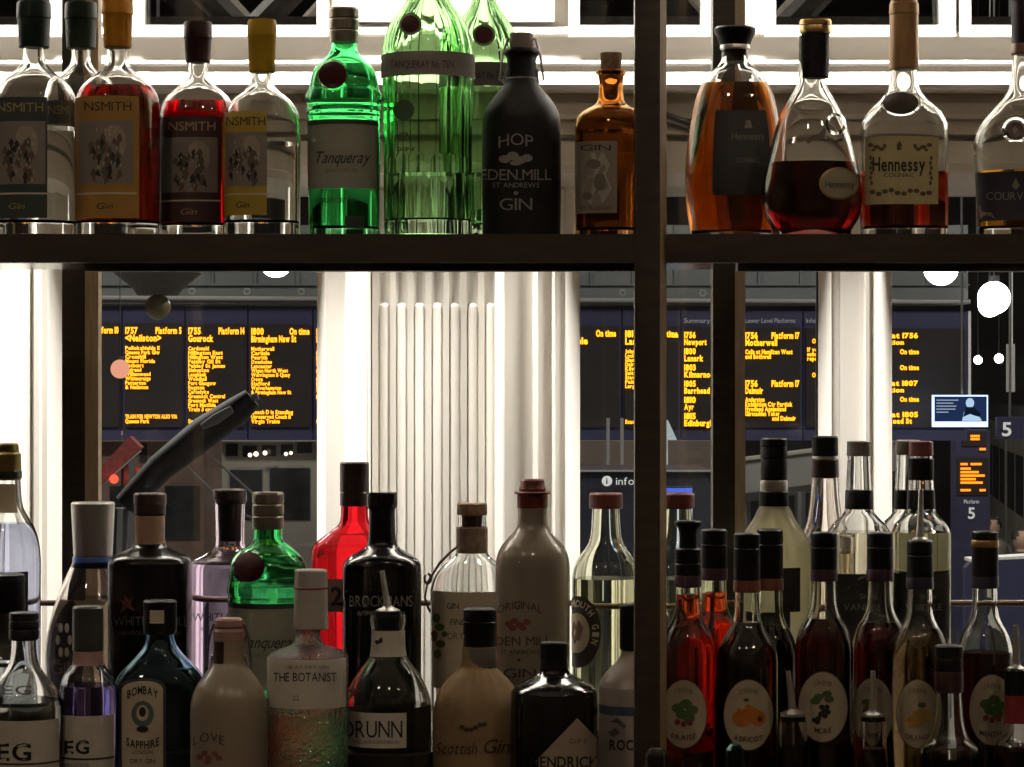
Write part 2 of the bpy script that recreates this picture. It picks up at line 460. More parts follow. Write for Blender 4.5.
# ------------------------------------------------------------------ the station concourse beyond the windows
GROUND = -2.0
DARK = pbr('concourse_dark_wall', (0.10, 0.095, 0.09), 0.8, var=0.3, scale=0.6)
PAVE = pbr('concourse_paving', (0.22, 0.21, 0.20), 0.35, var=0.15, scale=0.8)
GIRD = pbr('painted_girder', (0.16, 0.17, 0.17), 0.5, var=0.15, scale=1.5)
NAVY = pbr('navy_board', (0.035, 0.035, 0.085), 0.5, var=0.15, scale=2)
LEDBG = pbr('led_black', (0.022, 0.018, 0.018), 0.4, var=0.2, scale=3)
LED = emitter('led_amber', (1.0, 0.36, 0.01), 3.2)
LEDR = emitter('led_orange', (1.0, 0.20, 0.01), 3.0)
WHITE_LIT = emitter('white_lamp_globe', (1.0, 0.96, 0.90), 14)
GREYP = pbr('grey_paint', (0.32, 0.32, 0.31), 0.5, var=0.1, scale=2)
PALE = pbr('pale_kiosk_paint', (0.26, 0.24, 0.21), 0.5, var=0.15, scale=1.5)
BLACKP = pbr('black_awning_cloth', (0.018, 0.016, 0.016), 0.6, var=0.2, scale=3)
sbox('concourse_ground', PAVE, -30, 30, 4.8, 60, GROUND - 0.2, GROUND, label='grey concourse paving below the pub')
sbox('wall_concourse', DARK, -30, 30, 58, 58.4, GROUND, 14, label='dark far wall of the station')
sbox('wall_concourse_left', DARK, -30.4, -30, 4.8, 58, GROUND, 14, label='dark left wall of the station')
sbox('wall_concourse_right', DARK, 30, 30.4, 4.8, 58, GROUND, 14, label='dark right wall of the station')
sbox('roof_concourse', DARK, -30, 30, 4.8, 58, 14, 14.3, label='dark station roof')

# departure board: a long row of panels, slightly further away at its right end
BA = Vector((PX(90, 20.0), 20.0)); BB = Vector((PX(985, 20.9), 20.9))
bd = (BB - BA).normalized(); bn = Vector((bd.y, -bd.x))
if bn.y > 0: bn = -bn
def on_board(px, py, off=0.0):
    """point on the board plane seen at pixel px, py"""
    dx = (px - 512.0) / F
    A = BA + bn * off
    t = (A.x * bd.y - A.y * bd.x) / (dx * bd.y - bd.x)
    return Vector((dx * t, t, ZC + (HY - py) / F * t))
def board_quad(mb, x0, x1, y0, y1, off, dep):
    f = [on_board(x0, y1, off), on_board(x1, y1, off), on_board(x1, y0, off), on_board(x0, y0, off)]
    bk = [v - Vector((bn.x, bn.y, 0)) * dep for v in f]
    mb.add(f + bk, [(0, 1, 2, 3), (7, 6, 5, 4), (0, 4, 5, 1), (1, 5, 6, 2), (2, 6, 7, 3), (3, 7, 4, 0)])
def led_text(mb, text, x, y, h, w=None, right=False, off=0.085, bold=2):
    """text with its left (or right) end at pixel x, cap middle at y"""
    V, Fc, tw = typeset(text, bold, 0.05)
    k = h if w is None else w / tw
    if w is None: k = h * 0.80
    ww = tw * k
    x0 = x - ww if right else x
    mb.add([on_board(x0 + a * k, y + h / 2 - b * h, off) for a, b in V], Fc)
def slope(px): return (px - 90) / 895.0 * 6.0       # rows sink a little towards the right end
board = thing('departure_board', 'long navy departure board with amber lettering seen through the windows', 'sign', (BA.x, BA.y, PZ(441, 20)))
borg = board.location.copy()
stops = {
 1: ('1750', 'Platform 10', 'Ayr', ['Paisley', 'Irvine', 'Troon', 'Prestwick', 'Ayr'], []),
 2: ('1757', 'Platform 5', '<Neilston>', ['Pollokshields E', 'Queens Park Glw', 'Crosshill', 'Mount Florida', 'Cathcart', 'Muirend', 'Williamwood', 'Whitecraigs', 'Patterton', '& Neilston'], ['TRAIN FOR NEWTON ALSO VIA', 'Queens Park']),
 3: ('1755', 'Platform 14', 'Gourock', ['Cardonald', 'Hillington East', 'Hillington West', 'Paisley Gil St', 'Paisley St James', 'Bishopton', 'Langbank', 'Woodhall', 'Port Glasgow', 'Bogston', 'Cartsdyke', 'Greenock Central', 'Greenock West', 'Fort Matilda', 'Train 3 coaches'], ['ScotRail']),
 4: ('1800', 'On time', 'Birmingham New St', ['Motherwell', 'Carlisle', 'Penrith', 'Oxenholme', 'Lancaster', 'Wigan North West', 'Warrington B Quay', 'Crewe', 'Stafford', 'Wolverhampton', '& Birmingham New St'], ['Coach D is Standing', 'Unreserved Coach B', 'Virgin Trains']),
 5: ('1803', 'On time', 'Largs', ['Johnstone', 'Howwood', 'Kilwinning', 'Saltcoats', 'West Kilbride', 'Fairlie'] * 2, ['ScotRail']),
 6: ('1806', 'Platform 7', 'Paisley', ['Paisley'], []),
 7: ('1810', 'On time', 'Barrhead', ['Crossmyloof', 'Barrhead'], []),
 8: ('1812', 'On time', 'Wemyss Bay', ['Paisley', 'Inverkip'], []),
 9: ('1815', 'On time', 'Carlisle', ['Dumfries', 'Annan', 'Gretna', '', 'Carlisle'], ['ScotRail']),
 10: ('1818', 'On time', 'Largs', ['Johnstone', 'Lochwinnoch', 'Glengarnock', 'Dalry', 'Kilwinning', 'Saltcoats', 'Stevenston', 'Fairlie', 'Largs', '', ''], ['ScotRail']),
}
starts = [0, 62, 122, 185, 248, 313, 376, 438, 500, 538, 622, 681, 742, 803, 864]
ends = [62, 122, 185, 248, 313, 376, 438, 500, 538, 622, 681, 742, 803, 864, 968]
ylist = [3, 3]
for i, (a, b) in enumerate(zip(starts, ends)):
    q = MB(borg); s0 = slope((a + b) / 2)
    board_quad(q, a + 0.6, b - 0.6, 306 + s0, 440 + s0 * 0.1, 0.05, 0.25)
    pn = q.build('board_panel', NAVY, board, angle=0)
    q = MB(borg); board_quad(q, a + 3, b - 3, 323 + s0, 427 + s0 * 0.1, 0.07, 0.04); q.build('screen', LEDBG, pn, angle=0)
    q = MB(borg); x = a + 3.2; xr = b - 3.5
    if 1 <= i <= 10:
        tm, plat, dest, lst, foot = stops[i]
        if i == 9: x = 559; xr = 616
        led_text(q, tm, x, 330 + s0, 6.2, 12.5); led_text(q, plat, xr - (26 if 'Plat' in plat else 20), 330 + s0, 6.2, 26 if 'Plat' in plat else 20)
        led_text(q, dest, x, 337.5 + s0, 6.2, min(45, 3.6 * len(dest)))
        for k, sx in enumerate(lst):
            if sx: led_text(q, sx, x, 347.5 + s0 + k * 4.35, 3.6, min(40, 2.3 * len(sx)))
        for k, sx in enumerate(foot):
            led_text(q, sx, x, 421 + s0 * 0.2 - 4.6 * (len(foot) - 1 - k), 3.8, min(52, 2.2 * len(sx)))
    elif i == 11:
        for k, (tm, ds) in enumerate([('1756', 'Newport'), ('1800', 'Lanark'), ('1803', 'Kilmarnock Via'), ('1805', 'Barrhead'), ('1810', 'Ayr'), ('1815', 'Edinburgh')]):
            led_text(q, tm, x, 335 + k * 16.2, 5.6, 11.5); led_text(q, ds, x, 342 + k * 16.2, 5.6, 3.2 * len(ds))
        led_text(q, 'time', x - 6, 335, 4.5, 6, right=True)
    elif i == 12:
        for yy, ds, sub in ((335.5, 'Motherwell', ['Calls at Hamilton West', 'and Bothwell']), (383.5, 'Dalmuir', ['Anderston', 'Exhibition Ctr Partick', 'Hyndland Anniesland', 'Garscadden Yoker', 'and Dalmuir'])):
            led_text(q, '1756', x, yy, 6, 12.5); led_text(q, 'Platform 17', xr - 28, yy, 6, 28)
            led_text(q, ds, x, yy + 7, 6, 3.2 * len(ds) * (1 if yy < 350 else 0.8))
            for k, sx in enumerate(sub): led_text(q, sx, x + (27 if sx == 'and Dalmuir' else 0), yy + (16.3 if yy < 350 else 16) + k * 4.7, 4.3, 2.15 * len(sx))
    elif i == 13:
        led_text(q, 'On time', x + 6, 341, 4.3, 16)
        for k, sx in enumerate(['If you see', 'something', 'report it']): led_text(q, sx, x + 1, 349.5 + k * 4.5, 4, 2.2 * len(sx))
        led_text(q, 'On time', x + 6, 375, 4.3, 16)
    elif i == 14:
        for yy, tx, w in ((335.5, 'Exp at 1756', 44), (342.3, 'Station', 26), (351.7, 'On time', 19), (367.5, 'On time', 19), (383.2, 'Exp at 1807', 44), (390, 'Station', 26), (399.2, 'On time', 19), (414.5, 'Exp at 1805', 44), (421, 'New Road St', 40)):
            if w == 19: led_text(q, tx, 919, yy, 4.6, w, right=True)
            elif tx == 'Station': led_text(q, tx, 904, yy, 4.4, w, right=True)
            else: led_text(q, tx, 918 if w == 44 else 912, yy, 4.8, w, right=True)
    if q.f: q.build('led_lettering', LED if i not in (2, 3, 4) else pbr('led_amber_left', (0.1, 0.05, 0), 0.6, emit=(1.0, 0.33, 0.01), es=3.2), pn, angle=0)
    if i in (11, 12, 13):
        q = MB(borg); hd = {11: 'Summary', 12: 'Lower Level Platforms', 13: 'Information'}[i]
        led_text(q, hd, x, 320.5, 4.6, {11: 26, 12: 50, 13: 30}[i], bold=0); q.build('heading', pbr('grey_print', (0.5, 0.5, 0.52), 0.6), pn, angle=0)
q = MB(borg); board_quad(q, 968.3, 971, 306 + 5, 425, 0.06, 0.3); q.build('end_trim', pbr('bright_alu', (0.75, 0.72, 0.72), 0.4), board, angle=0)
# girder above the board, with pipe and roundels
g = thing('steel_girder', 'grey steel girder with round bolts above the departure board', 'girder', (0, 21, PZ(303, 20)))
q = MB(g.location); board_quad(q, -260, 968, 225, 301, -0.10, 0.3); q.build('web', GIRD, g, angle=0)
q = MB(g.location); board_quad(q, -260, 970, 299, 304, 0.10, 0.4); board_quad(q, -260, 970, 284, 285.5, -0.08, 0.05); q.build('flange', GIRD, g, angle=0)
q = MB(g.location); q.tube([on_board(-260, 296, 0.12), on_board(970, 302, 0.12)], 0.016, 8); q.build('conduit', GREYP, g)
for px in (193, 248, 302, 356, 410, 464, 518, 622, 702):
    q = MB(g.location); c = on_board(px, 291.5 + slope(px) * 0.5, 0.0)
    q.tube([c + Vector((0.021 * math.cos(t * math.pi / 8), -0.08, 0.021 * math.sin(t * math.pi / 8))) for t in range(16)], 0.007, 6, closed=True)
    q.build('roundel', GREYP, g)
for k in range(24):
    px = -40 + k * 42
    q = MB(g.location); board_quad(q, px, px + 1.6 + (k % 3), 225, 284, -0.085, 0.05); q.build('stiffener', GIRD, g, angle=0)

def globe(px, py, r, Y, label, mat=WHITE_LIT, group='concourse globe lamps', power=0):
    c = P(px, py, Y); rr = r / F * Y
    t = thing('globe_lamp', label, 'lamp', c, group)
    q = MB(); q.sphere((0, 0, 0), rr, 24, 14); q.build('globe', mat, t)
    q = MB(); q.tube([(0, 0, rr * 0.98), (0, 0, rr * 1.35)], rr * 0.35, 10); q.tube([(0, 0, rr * 1.3), (0, 0, min(13.9 - c.z, 12.0))], rr * 0.06, 6); q.build('stem', DKSTEEL, t)
globe(276, 260, 17.5, 14, 'bright white globe lamp peeping below the shelf in the left window')
globe(941, 268, 17.5, 14, 'bright white globe lamp right under the shelf in the right window')
globe(994, 298, 16.5, 15, 'largest bright globe lamp hanging clear in the right window')
globe(990, 305, 12, 21, 'bright globe lamp tucked just below the largest one')
globe(978, 360, 4.2, 40, 'tiny distant white lamp left of its twin')
globe(999, 358.5, 4.6, 40, 'tiny distant white lamp right of its twin')
globe(120, 369, 9.5, 12, 'dim pinkish globe standing in for a reflection on the window pane', emitter('pink_reflection', (1.0, 0.42, 0.26), 1.0))  # reflection on the glass, modelled as a glowing globe outside
# indoor lamp mirrored in the pane, built as a pendant beyond it
c = P(158, 307, 13)
t = thing('reflected_pendant', 'brown globe and conical shade in place of a lamp reflected in the pane', 'lamp', c)
rr = 13 / F * 13
q = MB(); q.sphere((0, 0, 0), rr, 24, 14); q.build('globe', pbr('brown_globe', (0.16, 0.12, 0.06), 0.3, var=0.4, scale=6), t)
q = MB(); q.lathe(0, 0, [(rr * 0.9, rr * 1.6), (rr * 1.5, rr * 2.0), (rr * 2.6, rr * 3.4), (rr * 2.7, rr * 3.4), (rr * 3.1, rr * 0.4)], 28); q.build('lamp_shade', pbr('brown_shade', (0.07, 0.06, 0.05), 0.6), t)
q = MB(); q.tube([(0, 0, rr * 3), (0, 0, 11.9)], rr * 0.12, 6); q.build('rod', DKSTEEL, t)

# slanted black awning arm with bracing wires
def slab(mb, a, b, wa, wb, Y0, Y1, th):
    A = P(*a, Y0); B = P(*b, Y1); d = (B - A); n = Vector((-d.z, 0, d.x)).normalized()
    ha = wa / F * Y0 / 2; hb = wb / F * Y1 / 2; yv = Vector((0, th, 0))
    vs = [A - n * ha, B - n * hb, B + n * hb, A + n * ha]; vs += [v + yv for v in vs]
    mb.add(vs, [(0, 1, 2, 3), (7, 6, 5, 4), (0, 4, 5, 1), (1, 5, 6, 2), (2, 6, 7, 3), (3, 7, 4, 0)])
t = thing('folded_parasol', 'big folded black parasol leaning across the left window', 'parasol', P(120, 520, 9))
q = MB(t.location); q.tube([P(125, 505, 9), P(160, 468, 9), P(205, 432, 9), P(238, 410, 9), P(252, 398, 9)], 15 / F * 9, 16, taper=[0.8, 0.95, 1.1, 0.95, 0.7]); q.build('canopy', BLACKP, t)
q = MB(t.location); q.tube([P(202, 427, 8.93), P(216, 419, 8.93), P(232, 409, 8.93)], 5.5 / F * 9, 10, taper=[0.6, 1, 0.7]); q.build('grey_sleeve', pbr('pale_cloth', (0.20, 0.19, 0.18), 0.7), t)
q = MB(t.location); q.tube([P(252, 398, 9), P(258, 396, 9)], 4 / F * 9, 8); q.build('tip', GREYP, t)
for (a, b) in (((181, 461), (216, 494)), ((214, 459), (258, 498)), ((246, 515), (262, 522))):
    q = MB(t.location); q.tube([P(*a, 9), P(*b, 9)], 1.3 / F * 9, 6); q.build('rib', GREYP, t)
q = MB(t.location); b0 = P(120, 508, 9); q.tube([b0, Vector((b0.x - 0.1, 9, GROUND))], 0.03, 10); q.build('pole', DKSTEEL, t)

# shops, kiosk and crowd under the board, left window
def kiosk(name, x0, x1, p0, Y, mat, label, wins, wmat, fas=None):
    X0, X1, Z1 = PX(x0, Y), PX(x1, Y), PZ(p0, Y)
    t = thing(name, label, 'kiosk', ((X0 + X1) / 2, Y, GROUND)); o = t.location
    q = MB(o); q.box(X0, X1, Y, Y + 2.0, GROUND, Z1); q.build('body', mat, t, angle=0)
    q = MB(o); q.box(X0 - 0.05, X1 + 0.05, Y - 0.25, Y + 2.05, Z1, Z1 + 0.06); q.build('roof', mat if fas is None else fas, t, angle=0)
    for (a, b, c, d) in wins:
        q = MB(o); q.box(PX(a, Y), PX(b, Y), Y - 0.02, Y + 0.01, PZ(d, Y), PZ(c, Y)); q.build('window', wmat, t, angle=0)
    return t
SHOPW = pbr('dark_shop_glass', (0.03, 0.03, 0.032), 0.15, var=0.5, scale=3)
k1 = kiosk('kiosk', 222, 345, 441, 24, PALE, 'pale kiosk with a row of dark windows behind the parasol', [(226, 238, 444, 456), (243, 257, 446, 457), (262, 276, 446, 456), (281, 293, 445, 455), (297, 312, 443, 453), (230, 262, 470, 520), (270, 310, 468, 520)], SHOPW)
for (px, py, r), wh in zip(((250, 455, 2.2), (256, 454, 2.6), (265, 453, 2.4), (286, 454, 2.0), (291, 453, 1.8)), ('leftmost', 'second from the left', 'middle', 'second from the right', 'rightmost')):
    c = P(px, py, 23.8)
    q = MB(c); q.sphere(c, r / F * 23.8, 10, 6); so = q.build('shop_lamp', emitter('warm_spot', (1, 0.8, 0.6), 2.5)); so.location = c; tag(so, wh + ' of the tiny warm spotlights along the pale kiosk front', 'lamp', 'kiosk spotlights')
kiosk('market_stall', 96, 205, 441, 26, pbr('brown_stall', (0.16, 0.10, 0.085), 0.7, var=0.3, scale=2), 'brownish stall with a dark doorway left of the parasol', [(140, 147, 444, 462), (165, 200, 486, 540), (110, 122, 486, 530)], SHOPW)
t = thing('striped_canopy', 'slanting red canopy edge above the small red lamp', 'canopy', P(96, 486, 16))
q = MB(t.location); slab(q, (92, 486), (135, 442), 13, 16, 16, 16, 0.15); q.build('cloth', pbr('dull_red_cloth', (0.20, 0.035, 0.03), 0.7, var=0.3), t, angle=0)
q = MB(t.location); slab(q, (92, 494), (140, 451), 1.6, 1.6, 16, 16, 0.05); q.build('edge', PALE, t, angle=0)
for px in (97, 128):
    q = MB(t.location); a = P(px, 478 if px < 100 else 452, 16.14); q.tube([a, Vector((a.x, a.y, GROUND))], 0.04, 8); q.build('support_post', DKSTEEL, t)
for px, py, r, e in ((114, 479, 4.5, 3.0), (143, 473, 3.2, 0.8), (138, 470, 2.4, 0.5)):
    YL = 15.97 if r > 4 else 25.97
    c = P(px, py, YL); q = MB(c); q.sphere(c, r / F * YL, 12, 8)
    so = q.build('signal_lamp', emitter('red_lamp_%d' % r, (1.0, 0.06, 0.03), e)); so.location = c
    tag(so, {4.5: 'bright red round signal lamp in the left window', 3.2: 'dim red lamp right of the bright red lamp', 2.4: 'smallest dim red lamp beside the bright red lamp'}[r], 'lamp')
def person(px, top, hgt, Y, coat, hair, label, lean=0.0):
    """a standing passenger of one continuous body, hair as a child"""
    c = P(px, top, Y); base = Vector((c.x, Y, c.z - hgt))
    t = thing('person', label, 'person', base)
    h = hgt
    prof = [(0.0, .045, .06), (.03, .05, .07), (.28, .055, .06), (.47, .085, .07), (.54, .10, .075), (.66, .105, .075), (.78, .125, .07), (.82, .11, .06), (.845, .04, .04), (.87, .037, .04), (.89, .052, .06), (.94, .058, .066), (.98, .042, .05), (1.0, .01, .012)]
    vs = []; fs = []; seg = 14; mi = []
    for z, rx, ry in prof:
        for k in range(seg):
            a = 2 * math.pi * k / seg
            vs.append((rx * h * math.cos(a) + lean * z, ry * h * math.sin(a), z * h))
    for i in range(len(prof) - 1):
        for k in range(seg):
            k2 = (k + 1) % seg; fs.append((i * seg + k, i * seg + k2, (i + 1) * seg + k2, (i + 1) * seg + k)); mi.append(1 if prof[i][0] >= .845 else 0)
    for sx in (-1, 1):                      # arms welded to the shoulders
        n = len(vs); pts = [(.10, 0, .80), (.145, 0, .70), (.15, -.02, .60), (.14, -.04, .50), (.135, -.045, .455)]; rr = [.035, .034, .028, .022, .014]
        for (x, y, z), r_ in zip(pts, rr):
            for k in range(8):
                a = 2 * math.pi * k / 8; vs.append(((sx * x + r_ * math.cos(a)) * h + lean * z, (y + r_ * math.sin(a)) * h, z * h))
        for i in range(4):
            for k in range(8):
                k2 = (k + 1) % 8; fs.append((n + i * 8 + k, n + i * 8 + k2, n + (i + 1) * 8 + k2, n + (i + 1) * 8 + k)); mi.append(0 if i < 3 else 1)
    mesh_obj('body', vs, fs, [coat, pbr('skin', (0.36, 0.22, 0.16), 0.6)], t, 60, fmats=mi)
    q = MB(); q.lathe(lean * .95, 0.006 * h, [(.925 * h, .066 * h), (.95 * h, .066 * h), (.985 * h, .05 * h), (1.006 * h, .012 * h)], 14); q.build('hair', hair, t, 60)
HAIRD = pbr('dark_hair', (0.03, 0.022, 0.018), 0.6); HAIRB = pbr('blond_hair', (0.30, 0.20, 0.11), 0.6)
COATS = [pbr('coat_%d' % i, c, 0.8) for i, c in enumerate([(0.03, 0.03, 0.035), (0.14, 0.10, 0.09), (0.05, 0.05, 0.07), (0.20, 0.06, 0.06), (0.22, 0.20, 0.18)])]
PGH = {}
def stand(px, top, Y, coat, hair, label):
    c = PZ(top, Y); person(px, top, c - GROUND, Y, coat, hair, label)

# middle window: info point, posts, canopy
t = thing('info_kiosk', 'dark information kiosk with a white lettered info sign', 'kiosk', P(620, 530, 17))
o = t.location; q = MB(o); q.box(PX(560, 17), PX(716, 17), 17, 18.5, GROUND, PZ(472, 17)); q.build('body', pbr('kiosk_navy', (0.012, 0.014, 0.03), 0.5, var=0.2), t, angle=0)
q = MB(o); q.box(PX(560, 17), PX(716, 17), 16.98, 17, PZ(471.5, 17), PZ(470, 17)); q.build('edge_strip', GREYP, t, angle=0)
q = MB(o); c = P(607, 481, 16.97); q.add([c + Vector((5.2 / F * 17 * math.cos(a * math.pi / 12), 0, 5.2 / F * 17 * math.sin(a * math.pi / 12))) for a in range(24)], [tuple(range(24))])
WPR = pbr('white_print', (0.75, 0.75, 0.72), 0.5, emit=(0.8, 0.8, 0.78), es=0.35)
q.build('sign_disc', WPR, t, angle=0)
def flat_text(mb, text, px, py, hpx, wpx, Y, bold=1):
    V, Fc, tw = typeset(text, bold); k = wpx / tw
    mb.add([P(px + a * k, py + hpx / 2 - b * hpx, Y) for a, b in V], Fc)
q = MB(o); flat_text(q, 'i', 606, 481, 6, 1.6, 16.96); q.build('sign_letter', pbr('kiosk_navy', (0, 0, 0)), t, angle=0)
q = MB(o); flat_text(q, 'info', 616, 481, 7.5, 18, 16.97, 0); q.build('sign_lettering', WPR, t, angle=0)
q = MB(); q.box(PX(560, 27), PX(740, 27), 27, 28, GROUND, PZ(441, 27)); tag(q.build('arcade_shop', pbr('brown_shop', (0.12, 0.09, 0.075), 0.7, var=0.3, scale=1)), 'dim brown shop front under the board in the middle window', 'shop')
for px, top, lb in ((608, 418, 'slim grey steel post left of its twin in the middle window'), (622, 418, 'slim grey steel post right of its twin in the middle window')):
    q = MB(); a = P(px, top, 18.6); q.tube([a, Vector((a.x, a.y, GROUND))], 1.7 / F * 18.6, 10); tag(q.build('steel_post', GREYP), lb, 'post')
q = MB(); a = P(664, 440, 18.8); q.add([P(663, 440, 18.8), P(677, 440, 18.8), P(668, 420, 18.8), P(663, 420, 18.8), P(663, 440, 18.9), P(677, 440, 18.9), P(668, 420, 18.9), P(663, 420, 18.9)], [(0, 1, 2, 3), (7, 6, 5, 4), (0, 4, 5, 1), (1, 5, 6, 2), (2, 6, 7, 3), (3, 7, 4, 0)])
q.tube([Vector((PX(665, 18.85), 18.85, PZ(421, 18.85))), Vector((PX(665, 18.85), 18.85, GROUND))], 0.02, 8)
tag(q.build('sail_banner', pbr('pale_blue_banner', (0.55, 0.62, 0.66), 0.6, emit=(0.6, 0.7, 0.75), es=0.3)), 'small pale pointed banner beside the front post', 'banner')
t = thing('lit_screen', 'small blue and white lit screen right behind the front post', 'screen', P(680, 498, 14))
q = MB(t.location); q.box(PX(664, 14), PX(693, 14), 14, 14.1, PZ(540, 14), PZ(487, 14)); q.build('case', LEDBG, t, angle=0)
q = MB(t.location); q.box(PX(665, 14), PX(692, 14), 13.98, 14, PZ(492.5, 14), PZ(488, 14)); q.build('blue_band', emitter('screen_blue', (0.10, 0.2, 1.0), 0.8), t, angle=0)
q = MB(t.location); q.box(PX(665, 14), PX(692, 14), 13.98, 14, PZ(538, 14), PZ(492.5, 14)); q.build('white_area', emitter('screen_white', (0.85, 0.9, 1.0), 0.9), t, angle=0)
q = MB(t.location); q.box(PX(676, 14), PX(682, 14), 14.02, 14.08, GROUND, PZ(540, 14)); q.build('stand', DKSTEEL, t, angle=0)
# platform canopy seen in the right part of the middle window
t = thing('platform_ramp', 'pale grey sloping platform roof in the middle window', 'roof', P(782, 500, 24))
q = MB(t.location); slab(q, (730, 480), (900, 455), 34, 30, 24, 30, 1.0); q.build('deck', pbr('ramp_grey', (0.17, 0.165, 0.16), 0.6, var=0.2, scale=1), t, angle=0)
q = MB(t.location); slab(q, (730, 461), (900, 440), 3, 3, 23.9, 29.9, 0.2); q.build('edge_beam', PALE, t, angle=0)
q = MB(t.location); slab(q, (730, 500), (900, 476), 9, 7, 23.9, 29.9, 0.2); q.build('lower_beam', BLACKP, t, angle=0)
for px in (745, 800, 860):
    q = MB(t.location); a = P(px, 492, 25); q.tube([a, Vector((a.x, a.y, GROUND))], 0.05, 8); q.build('support_post', DKSTEEL, t)

# right window: screen, platform totem, number sign, train, passengers
t = thing('advert_screen', 'bright rectangular advert screen with a bearded figure in the right window', 'screen', P(960, 428, 20))
o = t.location; YT = 20.0
q = MB(o); q.box(PX(933, YT), PX(988, YT), YT, YT + 0.06, PZ(427, YT), PZ(395, YT)); q.build('case', emitter('screen_rim', (0.55, 0.7, 1.0), 2.2), t, angle=0)
q = MB(o); q.box(PX(934.5, YT), PX(986.5, YT), YT - 0.01, YT, PZ(421.5, YT), PZ(396.5, YT)); q.build('picture', emitter('screen_dark', (0.02, 0.04, 0.12), 0.8), t, angle=0)
q = MB(o)
def flat_poly(mb, pts, Y): mb.add([P(x, y, Y) for x, y in pts], [tuple(range(len(pts)))])
flat_poly(q, ellipse_pts(970, 403, 4.2, 5.0), YT - 0.02); flat_poly(q, [(962, 421), (964, 412), (976, 411), (982, 421)], YT - 0.02); q.build('pale_figure', emitter('screen_pale', (0.55, 0.75, 1.0), 1.0), t, angle=0)
q = MB(o); flat_poly(q, [(966, 407), (974, 407), (981, 414), (979, 417), (970, 414), (963, 417)], YT - 0.03); q.build('dark_suit', emitter('screen_suit', (0.01, 0.02, 0.05), 0.5), t, angle=0)
q = MB(o)
for k, w in enumerate((22, 17, 20, 19, 12)): q.box(PX(936, YT), PX(936 + w, YT), YT - 0.02, YT - 0.015, PZ(400.6 + k * 3, YT), PZ(399.6 + k * 3, YT))
q.build('text_lines', emitter('screen_text', (0.7, 0.8, 1.0), 0.6), t, angle=0)
q = MB(o); q.tube([P(962, 394, YT + 0.07), Vector((P(962, 394, YT).x, YT + 0.07, 9))], 0.010, 8); q.build('hanger', DKSTEEL, t)
t = thing('platform_totem', 'navy platform totem with two amber displays below the advert screen', 'sign', (PX(971, 24), 24, GROUND))
o = t.location
q = MB(o); q.box(PX(956, 24), PX(990, 24), 24, 24.3, GROUND, PZ(430, 24)); q.build('case', NAVY, t, angle=0)
for (a, b, c, d) in ((962, 986, 432, 446), (957, 988, 458, 495)):
    q = MB(o); q.box(PX(a, 24), PX(b, 24), 23.98, 24, PZ(d, 24), PZ(c, 24)); q.build('display', LEDBG, t, angle=0)
q = MB(o)
for (a, b, yy) in ((970, 979, 436), (970, 979, 439), (979, 985, 449), (960, 967, 464), (970, 981, 464), (960, 970, 468.5), (960, 978, 472), (960, 984, 475.5), (960, 975, 479), (960, 982, 482.5), (960, 970, 490), (979, 985, 490)):
    q.box(PX(a, 24), PX(b, 24), 23.96, 23.97, PZ(yy + 1.1, 24), PZ(yy - 1.1, 24))
q.build('amber_lines', LEDR, t, angle=0)
q = MB(o); flat_text(q, 'Platform', 964, 501.5, 4, 15, 23.97, 0); q.build('lettering', WPR, t, angle=0)
q = MB(o); flat_text(q, '5', 968, 513, 11, 7, 23.97, 1); q.build('number', WPR, t, angle=0)
t = thing('number_sign', 'navy square sign with a white number 5', 'sign', P(1008, 440, 19))
o = t.location
q = MB(o); q.box(PX(997, 19), PX(1024, 19), 19, 19.08, PZ(439, 19), PZ(417, 19)); q.build('plate', NAVY, t, angle=0)
q = MB(o); flat_text(q, '5', 1002, 429, 13.5, 9.5, 18.97, 1); q.build('number', WPR, t, angle=0)
q = MB(o); a = P(1010, 417, 19.04); q.tube([a, Vector((a.x, a.y, 9))], 0.010, 8); q.build('hanger', DKSTEEL, t)
q = MB(); q.box(PX(1008, 26), PX(1015, 26), 26, 26.1, PZ(392, 26), PZ(344, 26)); q.tube([P(1011.5, 345, 26.05), Vector((P(1011.5, 345, 26.05).x, 26.05, 13.95))], 0.012, 8)
tag(q.build('white_signpost', pbr('white_post', (0.6, 0.6, 0.58), 0.5)), 'short white upright panel under the globe lamps', 'sign')
# train: long carriage standing at the platform, running away to the upper left
t = thing('train', 'pale train carriage with dark windows standing at the far right platform', 'train', (PX(1010, 40), 40, GROUND))
o = t.location; TRN = pbr('train_cream', (0.42, 0.39, 0.34), 0.5, var=0.15, scale=1)
A = (6.3, 33.0); B = (8.5, 52.0)
def along(s): return (A[0] + (B[0] - A[0]) * s, A[1] + (B[1] - A[1]) * s)
q = MB(o); zt0 = ZC - 0.62; zb = zt0 - 1.9
poly = [along(0), along(1), (along(1)[0] + 2.8, along(1)[1]), (along(0)[0] + 2.8, along(0)[1])]
q.prism(poly, 'z', zb, zt0); q.build('carriage', TRN, t, angle=0)
poly = [(along(0)[0] + .3, along(0)[1]), (along(1)[0] + .3, along(1)[1]), (along(1)[0] + 2.5, along(1)[1]), (along(0)[0] + 2.5, along(0)[1])]
q = MB(o); q.prism(poly, 'z', zt0, zt0 + 0.25); q.build('roof', GREYP, t, angle=0)
for k in range(10):
    s0, s1 = along(0.02 + k * 0.098), along(0.02 + k * 0.098 + 0.07)
    q = MB(o); q.prism([(s0[0] - .02, s0[1]), (s1[0] - .02, s1[1]), (s1[0] + .02, s1[1]), (s0[0] + .02, s0[1])], 'z', zt0 - 1.15, zt0 - 0.35); q.build('window', SHOPW, t, angle=0)
